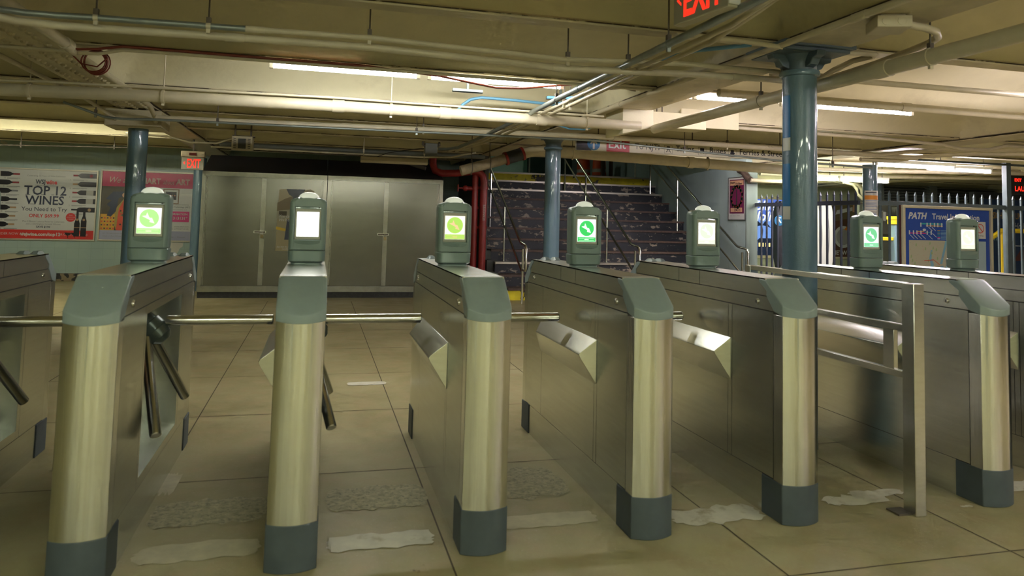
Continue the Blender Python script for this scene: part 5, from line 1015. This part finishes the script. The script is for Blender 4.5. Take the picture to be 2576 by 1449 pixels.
b = B(); b.tube([(0, 0, 1.85), (-0.16, 0, 1.85)], 0.035, 12); b.ball((-0.17, 0, 1.85), 0.05); b.tube([(-0.17, 0, 1.85), (-0.30, 0, 1.85)], 0.012, 8); b.tube([(-0.30, 0, 1.79), (-0.30, 0, 1.91)], 0.014, 8); b.build('valve', REDPIPE, t, ang=60)
b = B(); b.lathe([(0.11, 0.0), (0.11, 0.05)], seg=20); b.build('base_flange', REDPIPE, t)
t, b = board('dry_pipe_sign', 2.33, 12.29, 1.42, 0.30, 0.14, 0, 'small white tag reading DRY on the wall behind the red valve', None, 'sign'); b.use(PW); b.rect(0, 0, 0.3, 0.14, -0.003); b.use(REDI); b.text('DRY', 0.06, 0.03, 0.11, -0.004); b.build('plate', parent=t, smooth=False, normals=False)
b = B(); b.tube([(1.05, 9.75, 2.31), (1.25, 9.8, 2.30), (1.55, 9.75, 2.25), (1.72, 9.7, 2.19), (1.80, 9.66, 2.17)], 0.035, 12); o = b.build('wrapped_hose', mat('grey_wrap', (0.16, 0.15, 0.14), 0.8, bump=0.5, bscale=60), ang=60); tag(o, 'grey wrapped pipe end lying on the right cabinet top', 'pipe')
# unlit light over the right cabinet, box, wires
t = empty('unlit_light', (1.10, 8.0, 2.105), 0, 'unlit cream strip light hanging over the right cabinet', 'light')
b = B(); b.prism([(-0.05, 0.09), (-0.055, 0.03), (-0.03, 0.0), (0.03, 0.0), (0.055, 0.03), (0.05, 0.09)], 'x', -0.49, 0.49); b.build('diffuser', mat('yellowed_diffuser', (0.46, 0.40, 0.24), 0.4), t, bevel=0.004)
for x in (-0.45, 0.44): b = B(); b.tube([(x, 0, 0.09), (x, 0, 0.50)], 0.008, 6); b.box(x - 0.012, -0.012, 0.15, x + 0.012, 0.012, 0.2); b.build('hanger', CREAMP, t)
t = empty('pull_box', (1.60, 7.75, 2.26), 0, 'grey square pull box under the ceiling right of the unlit light', 'junction box')
b = B(); b.box(-0.09, -0.05, 0, 0.09, 0.05, 0.15); b.build('case', mat('grey_box', (0.16, 0.165, 0.14), 0.5), t, bevel=0.004)
for x in (-0.12, 0.12): b = B(); b.tube([(x, 0, 0.12), (x, 0, 0.42)], 0.008, 6); b.box(x - 0.015, -0.02, 0.12, x + 0.015, 0.02, 0.17); b.box(min(0, x), -0.01, 0.1, max(0, x), 0.01, 0.12); b.build('hanger', IRON, t)
b = B(); b.tube([(0.85, 8.0, 2.20), (1.0, 7.95, 2.26), (1.25, 7.85, 2.30), (1.45, 7.78, 2.33), (1.50, 7.76, 2.33)], 0.006, 6); o = b.build('thin_wire', BLACK, ang=60); tag(o, 'thin black wire looping from the unlit light to the grey box', 'cable')
pipe('ceiling_pipe', [(-1.4, 8.6, 2.33), (0.2, 8.6, 2.325), (2.6, 8.6, 2.32)], 0.035, 'dark pipe crossing above the cabinets', mat('dark_grey_pipe_paint', (0.13, 0.14, 0.12), 0.5))  # one even dark grey base colour
pipe('conduit', [(-1.5, 8.45, 2.27), (1.6, 8.45, 2.26), (2.0, 8.3, 2.27), (2.3, 7.9, 2.32)], 0.014, 'cream conduit just below the dark pipe over the cabinets', CREAMP, 'conduit', couplings=(0.1,))
pipe('conduit', [(-2.5, 7.9, 2.35), (-2.0, 7.9, 2.34), (-1.7, 7.9, 2.27), (-1.35, 7.85, 2.27), (-1.1, 7.6, 2.33)], 0.013, 'cream conduit wriggling from the left light to the heater box', CREAMP, 'conduit')
t = empty('speaker_box', (-0.97, 7.45, 2.135), 0, 'cream speaker box with dark grille hanging left of the cabinets', 'loudspeaker')
b = B(); b.prism([(-0.10, 0.01), (0.12, 0.03), (0.12, 0.20), (-0.12, 0.20)], 'x', -0.13, 0.13); b.build('case', CREAMP, t, bevel=0.006)
b = B(); b.box(-0.048, -0.128, 0.035, 0.048, -0.10, 0.165); b.build('grille', mat('grille_dark', (0.05, 0.055, 0.045), 0.5), t)
b = B()
for k in range(6):
    for x in (-0.105, 0.075): b.box(x, -0.124, 0.04 + 0.024 * k, x + 0.03, -0.10, 0.046 + 0.024 * k)
b.build('vent_slots', BLACK, t, smooth=False)
b = B(); b.box(-0.11, -0.02, 0.2, -0.09, 0.02, 0.36); b.box(0.09, -0.02, 0.2, 0.11, 0.02, 0.36); b.box(-0.13, -0.05, 0.20, 0.15, 0.06, 0.215); b.build('bracket', IRON, t, smooth=False)
# cream boxes under girders
b = B(); b.box(-2.17, 5.58, 2.20, -1.62, 6.05, 2.385); o = b.build('column_box', BEAMC, bevel=0.006, smooth=False); tag(o, 'cream box wrapping the head of the left blue column', 'box')
b = B(); b.prism([(2.80, 2.16), (2.80, 2.42), (3.12, 2.43), (3.12, 2.24)], 'y', 3.52, 3.95); o = b.build('duct_box', CREAM, bevel=0.006, smooth=False); tag(o, 'cream boxed duct the thick pipe runs into, below the right girder', 'duct')
b = B(); b.box(3.13, 3.90, 2.30, 3.90, 4.15, 2.46); o = b.build('duct_box', CREAM, bevel=0.006, smooth=False); tag(o, 'pinkish long boxed duct right of the first duct', 'duct')
b = B(); b.box(3.75, 4.17, 2.36, 4.45, 4.21, 2.60); o = b.build('duct_box', CREAM, bevel=0.006, smooth=False); tag(o, 'small boxed duct hung on thin rods in the lit bay', 'duct')
for i, x in enumerate((3.40, 3.46, 3.84, 3.99, 4.23)):
    b = B(); b.tube([(x, 4.03 if x < 3.8 else 4.19, 2.42), (x, 4.03 if x < 3.8 else 4.19, 2.66)], 0.006, 6); o = b.build('threaded_rod', IRON); tag(o, 'thin threaded rod holding the ducts under the lit vault', 'rod', 'threaded rods over the ducts')
# blue cables and brackets
b = B(); b.tube([(2.55, 1.0, 2.42), (2.40, 1.4, 2.46), (2.30, 1.75, 2.46), (2.20, 2.0, 2.42), (2.12, 2.3, 2.38), (2.10, 2.9, 2.36), (1.95, 3.2, 2.40)], 0.014, 8); o = b.build('blue_cable', BLUECAB, ang=60); tag(o, 'light blue cable slanting among the conduit trio', 'cable', 'light blue cables')
b = B(); b.tube([(1.24, 3.7, 2.31), (1.29, 3.7, 2.37), (1.36, 3.7, 2.42), (1.46, 3.7, 2.445), (1.8, 3.7, 2.44), (2.15, 3.7, 2.425), (2.3, 3.7, 2.46), (2.45, 3.65, 2.52)], 0.014, 8); o = b.build('blue_cable', BLUECAB, ang=60); tag(o, 'light blue cable on steel brackets across the bright vault', 'cable', 'light blue cables')
b = B(); b.tube([(2.44, 4.5, 2.35), (2.6, 4.5, 2.31), (2.78, 4.5, 2.31), (2.91, 4.5, 2.36)], 0.010, 8); o = b.build('blue_cable', BLUECAB, ang=60); tag(o, 'short drooping blue cable end behind the thick pipe', 'cable', 'light blue cables')
for i, (x, y, z, lb) in enumerate(((1.32, 3.66, 2.475, 'left'), (2.22, 3.66, 2.465, 'right'), (1.42, 3.1, 2.60, 'small upper'))):
    t = empty('strut_bracket', (x, y, z), 0, lb + ' galvanised strut bracket on the bright vault', 'bracket', 'strut brackets')
    b = B(); L2 = 0.14 if i < 2 else 0.05; b.box(-L2, -0.02, 0, L2, 0.02, 0.006); b.box(-L2, -0.02, 0, L2, -0.016, 0.03); b.box(-L2, 0.016, 0, L2, 0.02, 0.03); b.box(-0.01, -0.01, 0.03, 0.01, 0.01, 0.25); b.build('channel', GALV, t)
# emergency light unit at the end of the stair wall
t = empty('emergency_light', (7.30, 8.47, 2.08), 0, 'dark brown conduit elbow box at the head of the wreath poster', 'fitting')
DBR = mat('dark_brown_iron', (0.055, 0.035, 0.028), 0.4); b = B(); b.tube([(0, 0.25, 0.24), (0, 0.12, 0.20), (0, -0.02, 0.08), (0, -0.10, 0.04)], 0.06, 14); b.build('elbow', DBR, t, ang=60)
b = B(); b.tube([(0, -0.10, 0.04), (0.35, -0.12, 0.04), (0.9, -0.12, 0.05)], 0.035, 12); b.build('pipe_stub', CREAMP, t, ang=60)
# side platform lamps far behind the fence
